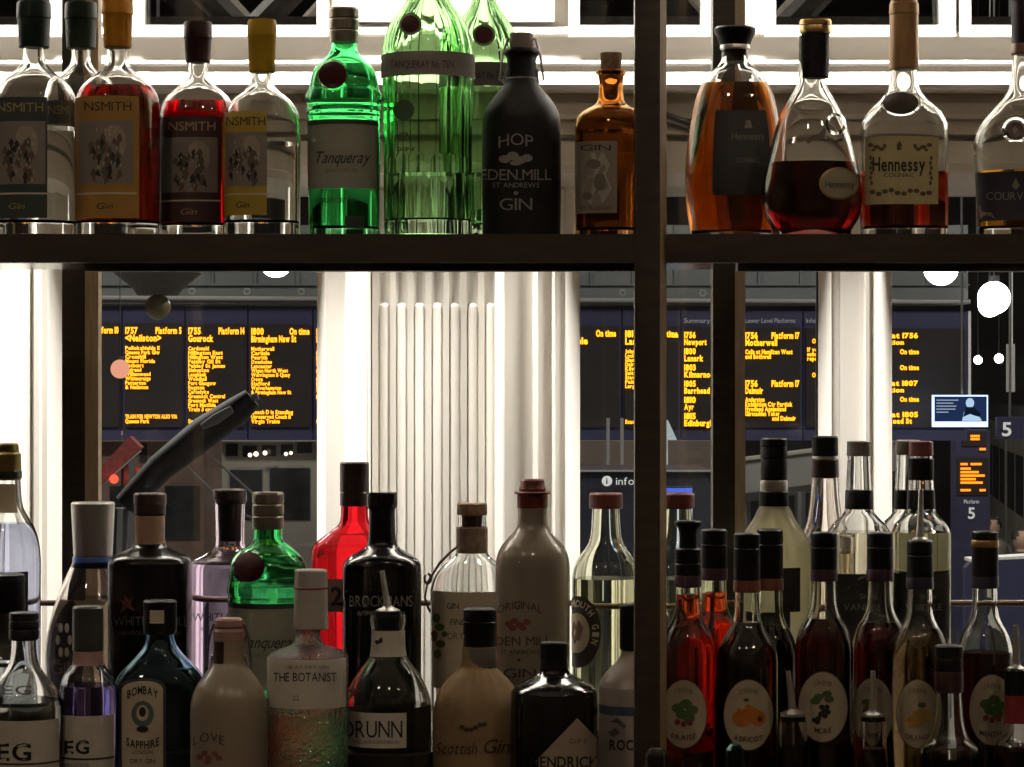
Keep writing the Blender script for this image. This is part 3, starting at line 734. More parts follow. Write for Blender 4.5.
for k in range(3):
    s0, s1 = along(0.09 + k * 0.31), along(0.10 + k * 0.31)
    q = MB(o); q.prism([(s0[0] - .03, s0[1]), (s1[0] - .03, s1[1]), (s1[0] + .01, s1[1]), (s0[0] + .01, s0[1])], 'z', zb, zt0 - .2); q.build('door_edge', GREYP, t, angle=0)
q = MB(o); q.prism([(along(0)[0] + .2, along(0)[1]), (along(1)[0] + .2, along(1)[1]), (along(1)[0] + 2.6, along(1)[1]), (along(0)[0] + 2.6, along(0)[1])], 'z', GROUND, zb); q.build('underframe', BLACKP, t, angle=0)
t = thing('dark_hoarding', 'navy hoarding with a pale top edge behind the clear necked bottle', 'hoarding', (PX(1000, 16), 16, GROUND)); o = t.location
q = MB(o); q.prism([(PX(966, 16), PZ(640, 16)), (PX(1040, 16), PZ(640, 16)), (PX(1040, 16), PZ(558, 16)), (PX(972, 16), PZ(561, 16)), (PX(966, 16), PZ(568, 16))], 'y', 16, 16.12); q.build('panel', NAVY, t, angle=0)
q = MB(o); slab(q, (970, 560.5), (1040, 556.5), 3, 3, 16, 16, 0.2); q.build('top_edge', pbr('bright_alu', (0, 0, 0)), t, angle=0)
q = MB(o); q.box(PX(1000, 16), PX(1010, 16), 16.02, 16.1, GROUND, PZ(640, 16)); q.build('leg', DKSTEEL, t, angle=0)
stand(962, 519, 34, COATS[1], HAIRB, 'blond passenger in a brown coat below the platform totem')
stand(978, 513, 36, COATS[2], HAIRD, 'passenger in a grey jacket just right of the platform totem')
stand(1021, 528, 32, COATS[0], HAIRD, 'passenger in a dark coat beside the train')
stand(993, 517, 34.8, COATS[4], HAIRD, 'passenger in a pale jacket walking towards the train')
# roof trusses glimpsed through the small upper windows
TRUSS = pbr('truss_paint', (0.20, 0.17, 0.14), 0.6, var=0.2)
def truss(Y, z0, z1, x0, x1, n, label):
    t = thing('roof_truss', label, 'truss', ((x0 + x1) / 2, Y, z0), 'station roof trusses')
    o = t.location
    q = MB(o); q.box(x0, x1, Y, Y + .12, z0 - .06, z0 + .06); q.build('lower_chord', TRUSS, t, angle=0)
    q = MB(o); q.box(x0, x1, Y, Y + .12, z1 - .06, z1 + .06); q.build('upper_chord', TRUSS, t, angle=0)
    w = (x1 - x0) / n
    for k in range(n):
        a = (x0 + k * w, z0) if k % 2 == 0 else (x0 + k * w, z1); b = (x0 + (k + 1) * w, z1) if k % 2 == 0 else (x0 + (k + 1) * w, z0)
        q = MB(o); q.tube([(a[0], Y + .06, a[1]), (b[0], Y + .06, b[1])], 0.045, 6); q.build('brace', TRUSS, t)
truss(9.0, ZC + 1.12, ZC + 2.0, -6, 6, 14, 'nearest lattice truss under the station roof')
truss(17.0, ZC + 2.0, ZC + 3.6, -10, 10, 14, 'second lattice truss under the station roof, behind the nearest')
# ------------------------------------------------------------------ bottles
CLEAR = glass('clear_glass', (0.93, 0.95, 0.93))
GREEN = glass('emerald_glass', (0.06, 0.74, 0.17))
PGREEN = glass('pale_green_glass', (0.42, 0.80, 0.36))
TEAL = glass('sapphire_glass', (0.22, 0.50, 0.62))
AMBERG = glass('amber_glass', (0.36, 0.11, 0.015))
REDG = glass('red_glass', (0.72, 0.012, 0.02))
LAVG = glass('lavender_glass', (0.88, 0.78, 0.95))
PEARL = glass('pearl_glass', (0.74, 0.70, 0.60), rough=0.10)
HAMMER = glass('hammered_glass', (0.93, 0.95, 0.93), bump=0.9, bscale=260)
BLKG = pbr('black_glass', (0.004, 0.004, 0.005), 0.12, spec=0.4)
BLKS = pbr('black_stoneware', (0.006, 0.006, 0.007), 0.6, var=0.3, spec=0.25)
CREAMS = pbr('cream_stoneware', (0.31, 0.27, 0.205), 0.25, var=0.06, scale=20, coat=0.3)
PINKS = pbr('pinkish_stoneware', (0.29, 0.245, 0.18), 0.3, var=0.08, scale=20, coat=0.3)
KRAFT = pbr('brown_wrapping_paper', (0.27, 0.18, 0.09), 0.75, var=0.2, scale=30, bump=0.3, bscale=90)
L_CLEAR = liquid('clear_spirit', (0.96, 0.97, 0.94))
L_RED = tinted('ruby_spirit', (6, 110, 80))
L_DKRED = tinted('sloe_spirit', (14, 110, 140))
L_COGN = tinted('amber_cognac', (5, 33, 130))
L_COGD = tinted('dark_cognac', (55, 130, 130))
L_COGR = tinted('red_cognac', (8, 55, 110))
L_GOLD = tinted('golden_cognac', (2, 12, 60))
L_PALE = liquid('pale_syrup', (0.90, 0.84, 0.66))
L_RASP = tinted('raspberry_liqueur', (11, 105, 170))
L_BLACK = tinted('blackcurrant_liqueur', (70, 220, 180))
L_PURP = liquid('violet_spirit', (0.45, 0.35, 0.90))
L_YELL = liquid('straw_spirit', (0.94, 0.93, 0.76))
CORK = pbr('cork', (0.26, 0.17, 0.10), 0.8, var=0.3, scale=200)
BLKCAP = pbr('black_cap', (0.005, 0.005, 0.006), 0.45, var=0.2, spec=0.18)
def paper(name, c): return pbr('paper_' + name, c, 0.65, var=0.06, scale=60)
CREAMP = paper('cream', (0.55, 0.48, 0.36)); WHITEP = paper('white', (0.60, 0.57, 0.50)); GREYPAP = paper('grey', (0.34, 0.33, 0.29))
INK = pbr('black_ink', (0.012, 0.011, 0.010), 0.6); REDINK = pbr('red_ink', (0.20, 0.02, 0.025), 0.6); SILVINK = pbr('silver_ink', (0.20, 0.19, 0.175), 0.5)
GREENINK = pbr('green_ink', (0.06, 0.11, 0.03), 0.7); GOLDINK = pbr('gold_ink', (0.30, 0.22, 0.08), 0.4); ORINK = pbr('orange_ink', (0.45, 0.15, 0.02), 0.7)
TANP = paper('tan', (0.38, 0.25, 0.17)); SEAL = pbr('dark_red_wax', (0.035, 0.006, 0.008), 0.7, spec=0.12); SEALB = pbr('bronze_seal', (0.035, 0.025, 0.018), 0.7, spec=0.12)

def cloudy(name, col):
    m, nt, out = nodes_of(name)
    d = nt.nodes.new('ShaderNodeBsdfDiffuse'); d.inputs[0].default_value = tuple(col) + (1,)
    t = nt.nodes.new('ShaderNodeBsdfTranslucent'); t.inputs[0].default_value = tuple(col) + (1,)
    g = nt.nodes.new('ShaderNodeBsdfGlossy'); g.inputs['Roughness'].default_value = 0.05
    fr = nt.nodes.new('ShaderNodeFresnel'); fr.inputs[0].default_value = 1.4
    a = nt.nodes.new('ShaderNodeMixShader'); a.inputs[0].default_value = 0.8
    b = nt.nodes.new('ShaderNodeMixShader')
    rf = nt.nodes.new('ShaderNodeBsdfRefraction'); rf.inputs['Color'].default_value = tuple(c ** 0.5 for c in col) + (1,); rf.inputs['Roughness'].default_value = 0.75; rf.inputs['IOR'].default_value = 1.15
    c2 = nt.nodes.new('ShaderNodeMixShader'); c2.inputs[0].default_value = 0.12
    nt.links.new(t.outputs[0], c2.inputs[1]); nt.links.new(rf.outputs[0], c2.inputs[2])
    nt.links.new(d.outputs[0], a.inputs[1]); nt.links.new(c2.outputs[0], a.inputs[2])
    nt.links.new(fr.outputs[0], b.inputs[0]); nt.links.new(a.outputs[0], b.inputs[1]); nt.links.new(g.outputs[0], b.inputs[2])
    nt.links.new(b.outputs[0], out.inputs[0])
    return m
def chaikin(pts, it=2):
    for _ in range(it):
        q = [pts[0]]
        for i in range(len(pts) - 1):
            a, b = pts[i], pts[i + 1]
            q.append((a[0] * .75 + b[0] * .25, a[1] * .75 + b[1] * .25)); q.append((a[0] * .25 + b[0] * .75, a[1] * .25 + b[1] * .75))
        q.append(pts[-1]); pts = q
    return pts

class Bottle:
    SEG = 48
    def __init__(s, name, label, cx, Y, base, prof, group=None, cat='bottle', n=2.0, dr=1.0, sq=None, flute=None):
        """prof = [(row, half width in pixels)] from mouth down to base; n > 2 squares the body below row sq"""
        s.cx, s.Y, s.base = cx, Y, base
        s.k = Y / F
        s.loc = Vector((PX(cx, Y), Y, base))
        s.t = thing(name, label, cat, s.loc, group)
        s.n, s.dr, s.flute = n, dr, flute
        s.sq = None if sq is None else s.z(sq)
        pts = [(s.z(py), hw * s.k) for py, hw in prof]
        last = pts[-1]
        if last[0] > 0.004: pts.append((0.004, last[1]))
        pts = [p for p in pts if p[0] >= 0.003]
        s.raw = pts[::-1]
        s.prof = chaikin(s.raw, 2)
        s.prof = [(0.0, s.prof[0][1] * 0.93), (0.0015, s.prof[0][1] * 0.985)] + s.prof
    def z(s, py): return PZ(py, s.Y) - s.base
    def rad(s, z):
        p = s.prof
        if z <= p[0][0]: return p[0][1]
        for i in range(len(p) - 1):
            if p[i][0] <= z <= p[i + 1][0]:
                d = p[i + 1][0] - p[i][0]
                return p[i][1] if d < 1e-9 else p[i][1] + (p[i + 1][1] - p[i][1]) * (z - p[i][0]) / d
        return p[-1][1]
    def rho(s, th, z, r):
        n, dr = s.n, s.dr
        if s.sq is not None:
            w = min(1.0, max(0.0, (s.sq + 0.008 - z) / 0.016)); n = 2 + (n - 2) * w; dr = 1 + (dr - 1) * w
        elif dr != 1.0:
            w = min(1.0, r / 0.02 - 0.4); dr = 1 + (dr - 1) * max(0, w)
        S, C = abs(math.sin(th)), abs(math.cos(th)) / dr
        q = r / ((S ** n + C ** n) ** (1.0 / n))
        if s.flute:
            k, amp, z0, z1 = s.flute
            w = min(1, max(0, (z1 - z) / 0.01)) * min(1, max(0, (z - z0) / 0.006))
            q *= 1 - amp * w * (1 - abs(math.cos(k * th / 2)))
        return q
    def ring(s, z, r, off=0.0):
        out = []
        for j in range(s.SEG):
            th = 2 * math.pi * j / s.SEG
            q = s.rho(th, z, r) + off
            out.append((q * math.sin(th), -q * math.cos(th), z))
        return out
    def _loft(s, rings, cap0, cap1):
        S = s.SEG; vs = [v for r in rings for v in r]; fs = []
        for i in range(len(rings) - 1):
            for k in range(S):
                k2 = (k + 1) % S; fs.append((i * S + k, i * S + k2, (i + 1) * S + k2, (i + 1) * S + k))
        if cap0: fs.append(tuple(range(S))[::-1])
        if cap1: m = (len(rings) - 1) * S; fs.append(tuple(range(m, m + S)))
        return vs, fs
    def solid(s, mat, name='bottle_body', angle=50):
        vs, fs = s._loft([s.ring(z, r) for z, r in s.prof], True, True)
        s.body = mesh_obj(name, vs, fs, mat, s.t, angle); return s
    def glass(s, mat, th=0.0024, bt=0.008, angle=50):
        s.th, s.bt = th, bt
        outer = [s.ring(z, r) for z, r in s.prof]
        inn = [(z, r - th) for z, r in s.prof if z > bt + 0.004 and r - th > 0.002]
        inn = [(bt, max(0.003, inn[0][1] * 0.86)), (bt + 0.0015, inn[0][1] * 0.96)] + inn
        s.inn = inn
        inner = [s.ring(z, r) for z, r in inn[::-1]]
        vs, fs = s._loft(outer + inner, True, True)
        s.body = mesh_obj('glass_body', vs, fs, mat, s.t, angle); return s
    def fill(s, mat, py, name='liquid'):
        lv = s.z(py)
        e = 0.00035
        pr = [(z, r + e) for z, r in s.inn if z < lv]
        if len(pr) < 2: return s
        zz, rr = s.inn[0]
        pr = [(zz - e, rr)] + pr
        i = [k for k, (z, r) in enumerate(s.inn) if z < lv][-1]
        if i + 1 < len(s.inn):
            a, b = s.inn[i], s.inn[i + 1]; f = (lv - a[0]) / max(1e-9, b[0] - a[0]); pr.append((lv, a[1] + (b[1] - a[1]) * f + e))
        vs, fs = s._loft([s.ring(z, r) for z, r in pr], True, True)
        mesh_obj(name, vs, fs, mat, s.body, 50); return s
    def cap(s, prof, mat, name='cap', dx=0.0, rib=None, seg=32, sharp=30, label=None, parent=None):
        q = MB(); q.lathe(dx * s.k, 0, [(s.z(py), hw * s.k) for py, hw in prof[::-1]], seg, None if rib is None else (0, rib))
        return q.build(name, mat, parent or s.t, sharp, label)
    # --- things printed on or stuck to the front, given by their pixels; mapped straight back onto the body
    def surf(s, px, py, off):
        z = s.z(py); dx = (px - s.cx) * s.k; r = s.rad(z)
        lim = s.rho(math.pi / 2, z, r) * 0.999
        dx = max(-lim, min(lim, dx))
        lo, hi = -math.pi / 2, math.pi / 2
        for _ in range(22):
            mid = (lo + hi) / 2
            if s.rho(mid, z, r) * math.sin(mid) < dx: lo = mid
            else: hi = mid
        th = (lo + hi) / 2; q = s.rho(th, z, r) + off
        return (q * math.sin(th), -q * math.cos(th), z)
    def place(s, px, py, off):
        """point of the front surface that stands at pixel px, py (the surface is nearer than the axis)"""
        d = 0.0
        for _ in range(3):
            kx = (s.Y - d) / s.Y
            gx = 512 + (px - 512) * kx; gy = HY + (py - HY) * kx
            p = s.surf(gx, gy, off); d = -p[1]
        return p
    def zf(s, py):
        z = s.z(py); d = s.rho(0.35, z, s.rad(z)) * 0.94
        return s.z(HY + (py - HY) * (s.Y - d) / s.Y)
    def label(s, x0, x1, y0, y1, mat, name='label', off=0.0004, arch=0.0, nx=16, parent=None, wrap=None, ny=16):
        """paper label between pixel columns x0..x1; wrap=(a,b) degrees instead when it runs round the side"""
        vs = []; fs = []
        def ang(px):
            p = s.place(px, (y0 + y1) / 2, 0); return math.atan2(p[0], -p[1])
        a0, a1 = (R(wrap[0]), R(wrap[1])) if wrap else (ang(x0), ang(x1))
        for j in range(ny + 1):
            for i in range(nx + 1):
                f = i / nx; th = a0 + (a1 - a0) * f
                top = y0 + arch * (1 - math.sqrt(max(0, 1 - (2 * f - 1) ** 2)))
                z = s.zf(y1 + (top - y1) * j / ny)
                q = s.rho(th, z, s.rad(z)) + off
                vs.append((q * math.sin(th), -q * math.cos(th), z))
        for j in range(ny):
            for i in range(nx):
                a = j * (nx + 1) + i; fs.append((a, a + 1, a + nx + 2, a + nx + 1))
        return mesh_obj(name, vs, fs, mat, parent or s.t, 60)
    def blob(s, cx, cy_, rx, ry, mat, name='label', off=0.0005, parent=None, rings=6, seg=36, hole=0.0):
        vs = []; fs = []
        for i in range(rings + 1):
            f = hole + (1 - hole) * i / rings
            for k in range(seg):
                a = 2 * math.pi * k / seg
                vs.append(s.place(cx + rx * f * math.cos(a), cy_ + ry * f * math.sin(a), off))
        for i in range(rings):
            for k in range(seg):
                k2 = (k + 1) % seg; fs.append((i * seg + k2, i * seg + k, (i + 1) * seg + k, (i + 1) * seg + k2))
        return mesh_obj(name, vs, fs, mat, parent or s.t, 60)
    def polys(s, plist, mat, name='emblem', off=0.0008, parent=None):
        """small flat shapes (lists of pixel points) printed on the label"""
        vs = []; fs = []
        for pl in plist:
            n = len(vs); c = (sum(p[0] for p in pl) / len(pl), sum(p[1] for p in pl) / len(pl))
            vs.append(s.place(c[0], c[1], off)); vs += [s.place(x, y, off) for x, y in pl]
            m = len(pl)
            for k in range(m): fs.append((n, n + 1 + (k + 1) % m, n + 1 + k))
        return mesh_obj(name, vs, fs, mat, parent or s.t, 0)
    def text(s, txt, cx, cy_, h, w, mat, off=0.0009, bold=1, shear=0.0, parent=None, bend=0.0, name='lettering', rot=0.0):
        """lettering centred on pixel cx, cy_; bend > 0 arches it upwards in the middle"""
        V, Fc, tw = typeset(txt, bold, 0.09, shear); k = w / tw
        vs = []
        for a, b in V:
            u = a * k - w / 2; v = h / 2 - b * h
            v -= bend * (1 - (2 * u / w) ** 2)
            if rot: u, v = u * math.cos(rot) - v * math.sin(rot), u * math.sin(rot) + v * math.cos(rot)
            vs.append(s.place(cx + u, cy_ + v, off))
        return mesh_obj(name, vs, Fc, mat, parent or s.t, 0)
    def pourer(s, tip, base, hw, lean=0, mat=None):
        """steel speed pourer: rubber stopper, collar and thin spout"""
        q = MB(); z1, z0 = s.z(tip), s.z(base); k = s.k
        q.tube([(0, 0, z0), (lean * 0.35 * k, 0, z0 + (z1 - z0) * 0.35), (lean * k, 0, z1)], 3.0 * k, 10, taper=[1.5, 1.1, 0.8]); q.build('spout', STEEL, s.t)
        q = MB(); q.lathe(0, 0, [(z0 - 4 * k, hw * k), (z0 - 1.0 * k, hw * k), (z0 + 1.5 * k, hw * 0.55 * k), (z0 + 3 * k, 4.5 * k)], 20); q.build('collar', STEEL, s.t)

# ============ upper shelf, left: five gin bottles of one family
G1 = 'printed gin bottles on the upper shelf'
SMH = [(48, 11), (62, 11), (70, 17), (82, 34), (95, 41), (110, 42), (236, 42)]
def smith(cx, Y, dy, hw, capm, labm, liq, lv, lab, lx, ly, text_x, tw, text, capy, caphw, capn='cap', ink=GOLDINK):
    f = hw / 42.0
    b = Bottle('gin_bottle', lab, cx, Y, SH_T, [(py + dy * (1 if py < 120 else 0), h * f) for py, h in SMH], G1, n=2.3)
    b.glass(CLEAR, 0.003, 0.016).fill(liq, lv)
    b.cap([(capy[0], caphw * .93), (capy[0] + 2, caphw), (capy[0] + 16, caphw * 1.02), (capy[0] + 17.5, caphw * .96), (capy[1] - 1, caphw * .90), (capy[1], caphw * .85)], capm)
    L = b.label(0, 0, ly[0], ly[1], labm, wrap=lx)
    xc = text_x
    b.text('NSMITH', xc, ly[0] + 10, 9, tw, ink, parent=L, bold=0)
    h = ly[1] - ly[0]
    px0, px1 = xc - tw * .62, xc + tw * .55
    b.label(max(px0, cx - hw * .93), px1, ly[0] + h * .20, ly[0] + h * .72, paper('print_' + capm.name, tuple(0.5 * c + 0.10 for c in (0.20, 0.15, 0.11))), 'picture', 0.0007, parent=L)
    rnd = random.Random(int(cx))
    def P_(u, v): return (xc + u * tw * .5, ly[0] + h * (.20 + .52 * v))
    b.polys([[P_(.0 + .42 * math.cos(a) * (1 + .1 * math.sin(5 * a)) + .25, .22 + .15 * math.sin(a)) for a in [2 * math.pi * i / 14 for i in range(14)]],
             [P_(.62 + .14 * math.cos(a), .36 + .2 * math.sin(a)) for a in [2 * math.pi * i / 10 for i in range(10)]]], paper('plume', (0.30, 0.26, 0.21)), 'pale_plume', 0.001, L)
    for nm, mt, cnt, rr in (('brown_figures', paper('collage_brown', (0.11, 0.07, 0.045)), 14, .11), ('dark_figures', INK, 9, .09), ('green_figures', paper('collage_green', (0.07, 0.08, 0.055)), 7, .10)):
        pl = []
        for _ in range(cnt):
            u0, v0 = -.75 + 1.3 * rnd.random(), .30 + .62 * rnd.random(); ph = rnd.random() * 6
            pl.append([P_(u0 + rr * (1 + .5 * math.sin(3 * a + ph)) * math.cos(a), v0 + rr * .8 * (1 + .4 * math.cos(2 * a + ph)) * math.sin(a)) for a in [2 * math.pi * i / 11 for i in range(11)]])
        b.polys(pl, mt, nm, {'b': .0011, 'd': .0013, 'g': .0012}[nm[0]], L)
    b.polys([[P_(u + .02 * math.cos(a), v + .03 * math.sin(a)) for a in [2 * math.pi * i / 6 for i in range(6)]] for u, v in [(-.6 + rnd.random() * 1.2, .1 + .85 * rnd.random()) for _ in range(16)]], CREAMP, 'pale_specks', 0.0014, L)
    b.label(max(cx - hw * .95, px0 - 8), px1 + 3, ly[0] + h * .79, ly[0] + h * .805, CREAMP, 'divider_line', 0.0008, parent=L)
    b.text('Gin', xc - 4, ly[0] + h * .9, 6, tw * .35, ink, parent=L, shear=.25, bold=0)
    return b
CAPGREEN = pbr('dark_green_wax', (0.008, 0.018, 0.014), 0.6, spec=0.15); CAPOR = pbr('orange_wax', (0.48, 0.21, 0.015), 0.6, spec=0.2)
CAPMAR = pbr('maroon_wax', (0.020, 0.006, 0.009), 0.6, spec=0.15); CAPYEL = pbr('yellow_wax', (0.42, 0.27, 0.015), 0.6, spec=0.2)
smith(34, 3.165, 0, 42, CAPGREEN, paper('darkgreen', (0.030, 0.042, 0.040)), L_CLEAR, 128, 'clear gin bottle with dark green cap and label at the left edge', (-75, 27), (97, 218), 20, 46, 1, (2, 48), 17)
smith(81, 3.262, 0, 36, CAPGREEN, paper('darkgreen', (0, 0, 0)), L_CLEAR, 132, 'green capped clear gin bottle standing behind the orange capped one', (-60, 20), (100, 218), 70, 40, 1, (3, 49), 16)
smith(117.5, 3.165, 2, 42, CAPOR, paper('mustard', (0.34, 0.19, 0.035)), L_DKRED, 88, 'dark red gin bottle with orange cap and mustard label', (-85, 37), (96, 218), 108, 46, 1, (-2, 48), 15.5, ink=INK)
smith(198, 3.215, 14, 38, CAPMAR, paper('maroon', (0.045, 0.014, 0.018)), L_RED, 103, 'ruby gin bottle with maroon cap and dark maroon label', (-80, 41), (116, 222), 192, 46, 1, (22, 63), 14, ink=TANP)
smith(262, 3.160, 20, 38.5, CAPYEL, paper('yellow', (0.38, 0.27, 0.03)), L_CLEAR, 144, 'clear gin bottle with yellow cap and yellow label', (-78, 12), (111, 215), 246, 38, 1, (20, 73), 14.5, ink=INK)

# ============ green gins
def tanq(cx, Y, base, prof, lab, capm, capy, chw, seal, ring, ly, lx, tx, low=None):
    b = Bottle('green_gin_bottle', lab, cx, Y, base, prof, 'squat emerald gin bottles', n=2.0)
    b.glass(GREEN, 0.003, 0.010).fill(liquid('gin_in_green', (0.95, 0.97, 0.95)), ring)
    y0, y1 = capy; h = y1 - y0
    b.cap([(y0, chw * .92), (y0 + 2, chw), (y0 + h * .28, chw), (y0 + h * .32, chw * .94), (y0 + h * .36, chw), (y0 + h * .60, chw), (y0 + h * .64, chw * .94), (y0 + h * .68, chw), (y1, chw * .97)], pbr('olive_silver_cap', (0.24, 0.22, 0.17), 0.35, 0.6), seg=40, rib=0.0003)
    b.blob(seal[0], seal[1], seal[2] * 1.16, seal[2] * 1.16, glass('emerald_glass', (0, 0, 0)), 'seal_rim', 0.001, hole=0.8, rings=2)
    b.blob(seal[0], seal[1], seal[2], seal[2], SEAL, 'wax_seal', 0.0016)
    L = b.label(0, 0, ly[0], ly[1], paper('pale_green', (0.28, 0.29, 0.23)), wrap=lx)
    b.label(0, 0, ly[0], ly[0] + 5, pbr('dark_green_band', (0.03, 0.045, 0.03), 0.6), 'label_band', 0.0007, wrap=lx, parent=L, ny=2)
    b.text('Tanqueray', tx[0], tx[1], tx[2], tx[3], INK, bold=0, shear=.45, parent=L)
    b.text('LONDON DRY GIN', tx[0], tx[1] + tx[2] * 1.1, 3.2, tx[3] * .6, pbr('faint_ink', (0.12, 0.12, 0.10), 0.6), bold=0, parent=L)
    return b
b = tanq(344, 3.170, SH_T, [(42, 13), (50, 13), (55, 16), (62, 24), (70, 31), (80, 34), (90, 35), (94, 38), (101, 38.5), (106, 36.5), (112, 38), (117, 36.5), (150, 36.5), (190, 36), (236, 34.5)],
     'emerald green gin bottle with grey cap on the upper shelf', None, (8, 43), 15, (333, 75, 13.5), 66, (119, 188), (-78, 68), (341, 157, 12, 54))
b.text('LONDON DRY GIN', 336, 200, 5, 40, pbr('dark_green_print', (0.01, 0.06, 0.02), 0.6), bold=1)
b.label(345, 364, 216, 228, pbr('dark_green_band', (0, 0, 0)), 'lower_seal', 0.0006)
def ten(cx, Y, f, dy, lab, visible=True):
    b = Bottle('tall_green_gin_bottle', lab, cx, Y, SH_T, [(-70 + dy, 12 * f), (-22 + dy, 13 * f), (-8 + dy, 17 * f), (4 + dy, 24 * f), (16 + dy, 34 * f), (30 + dy, 42 * f), (46 + dy, 46 * f), (52 + dy, 46.5 * f), (74 + dy, 46.5 * f), (80 + dy, 47 * f), (88 + dy, 46 * f), (160, 45 * f), (236, 42 * f)], 'tall pale green ribbed gin bottles', flute=(14, 0.13, 0.004, 0.30))
    b.SEG = 84
    # the band zone stays smooth
    b.glass(PGREEN, 0.003, 0.018).fill(liquid('gin_in_pale_green', (0.90, 0.97, 0.88)), 175)
    b.flute = None
    b.cap([(-96 + dy, 15 * f), (-94 + dy, 16 * f), (-60 + dy, 16 * f), (-58 + dy, 15 * f)], pbr('olive_silver_cap', (0, 0, 0)))
    L = b.label(0, 0, 51 + dy, 75 + dy, paper('grey_band', (0.20, 0.19, 0.17)), 'band_label', 0.0006, wrap=(-88, 88), nx=28)
    b.text('TANQUERAY No TEN', cx - 6 * f, 64 + dy, 7.5, 62 * f, INK, parent=L, bold=0, off=0.0012)
    b.blob(411 if visible else cx, 24 + dy, 11, 11, pbr('green_rim', (0.10, 0.16, 0.05), 0.4), 'seal_rim', 0.0015, hole=.75, rings=2)
    b.blob(411 if visible else cx, 24 + dy, 8.6, 8.6, SEAL, 'wax_seal', 0.002)
    if visible:
        b.blob(404, 110, 10.5, 10.5, pbr('etched_green', (0.05, 0.10, 0.04), 0.6), 'etched_medallion', 0.0006)
        b.text('TEN', 404, 136, 8, 14, pbr('etched_green', (0, 0, 0)), off=.0006); b.text('GIN', 404, 149, 4, 20, pbr('etched_green', (0, 0, 0)), off=.0006)
        for i in range(4): pass
    return b
ten(428, 3.165, 1.0, 0, 'tall pale green ribbed gin bottle standing in front of its twin')
ten(484, 3.262, 0.86, 11, 'tall pale green ribbed gin bottle half hidden behind the black stone bottle', False)

# ============ black stone bottle with swing stopper
def bail(b, cork_y, lip_y, low_y, hw, ear):
    q = MB()
    for sx in (-1, 1):
        pts = [(0.3 * sx, cork_y - 1), (hw * .92 * sx, cork_y + 4), (hw * 1.22 * sx, cork_y + 20), (ear * sx, low_y - 2), (hw * 1.1 * sx, low_y + 2), (hw * .98 * sx, low_y - 12), (hw * .8 * sx, low_y - 14)]
        q.tube([(x * b.k, (-2.5 if abs(x) < hw * 1.0 else -1.0) * b.k, b.z(y)) for x, y in pts], 1.4 * b.k, 8)
    q.build('wire_bail', DKSTEEL, b.t)
    q = MB(); q.tube([(hw * b.k * math.sin(a), -hw * b.k * math.cos(a), b.z(low_y - 3)) for a in [2 * math.pi * i / 24 for i in range(24)]], 1.0 * b.k, 8, closed=True); q.build('wire_collar', DKSTEEL, b.t)
b = Bottle('stone_gin_bottle', 'matt black stone gin bottle with wire swing stopper', 521.5, 3.168, SH_T, [(48, 13), (49, 17.5), (54, 18), (57, 15), (62, 14.5), (78, 15), (86, 18), (94, 25), (104, 33), (114, 38), (124, 39.5), (200, 39.5), (236, 38.5)]).solid(BLKS)
b.cap([(33, 10), (34, 11.5), (44, 12), (49, 12)], pbr('grey_stopper', (0.22, 0.19, 0.17), 0.7), 'stopper')
bail(b, 36, 50, 82, 15.5, 22)
for tx, y, h, w in (('HOP', 142, 12, 34), ('EDEN.MILL', 174.5, 11, 70), ('ST ANDREWS', 185, 5, 46), ('GIN', 204, 12, 32)):
    b.text(tx, 516, y, h, w, SILVINK, bold=0, bend=3 if tx == 'HOP' else 0)
b.polys([ellipse_pts(x, y, r1, r2, 12) for x, y, r1, r2 in ((505, 159, 6, 4), (513, 156, 6, 4.5), (520, 160, 6, 4), (527, 158, 5.5, 4), (516, 163, 6, 2.5))], SILVINK, 'hop_emblem')
b.polys([ellipse_pts(516, 193, 2.5, 2, 8)], SILVINK, 'dot')

# ============ small amber apothecary bottle
b = Bottle('amber_gin_bottle', 'small amber apothecary bottle with cork beside the front post', 611, 3.165, SH_T, [(70, 12), (71, 15.5), (74.5, 15.5), (76, 12), (100, 12.2), (106, 17), (110, 26), (116, 33), (124, 36), (134, 36.5), (236, 36)], n=2.6, sq=112)
b.glass(AMBERG, 0.003, 0.008).fill(liquid('gin_in_amber', (0.80, 0.70, 0.55)), 132)
b.cap([(53, 10.5), (54, 11), (69, 10.2), (71, 10)], CORK, 'cork')
L = b.label(575.5, 617, 141, 213, paper('drab', (0.22, 0.19, 0.155)))
b.polys([[(582 + 0, 160), (592, 152), (604, 153), (610, 165), (606, 175), (612, 188), (604, 202), (590, 204), (582, 190), (588, 176), (580, 170)]], GREYPAP, 'pale_animal', parent=L)
b.polys([ellipse_pts(594, 164, 7, 5, 12), ellipse_pts(600, 182, 6, 9, 12), ellipse_pts(588, 196, 5, 4, 10)], paper('drab_dark', (0.13, 0.11, 0.09)), 'animal_shading', 0.001, L)
b.text('GIN', 596, 147.5, 6, 30, INK, parent=L, bold=0)
b.text('DISTILLED DRY', 597, 208, 3.5, 32, INK, parent=L, bold=0)

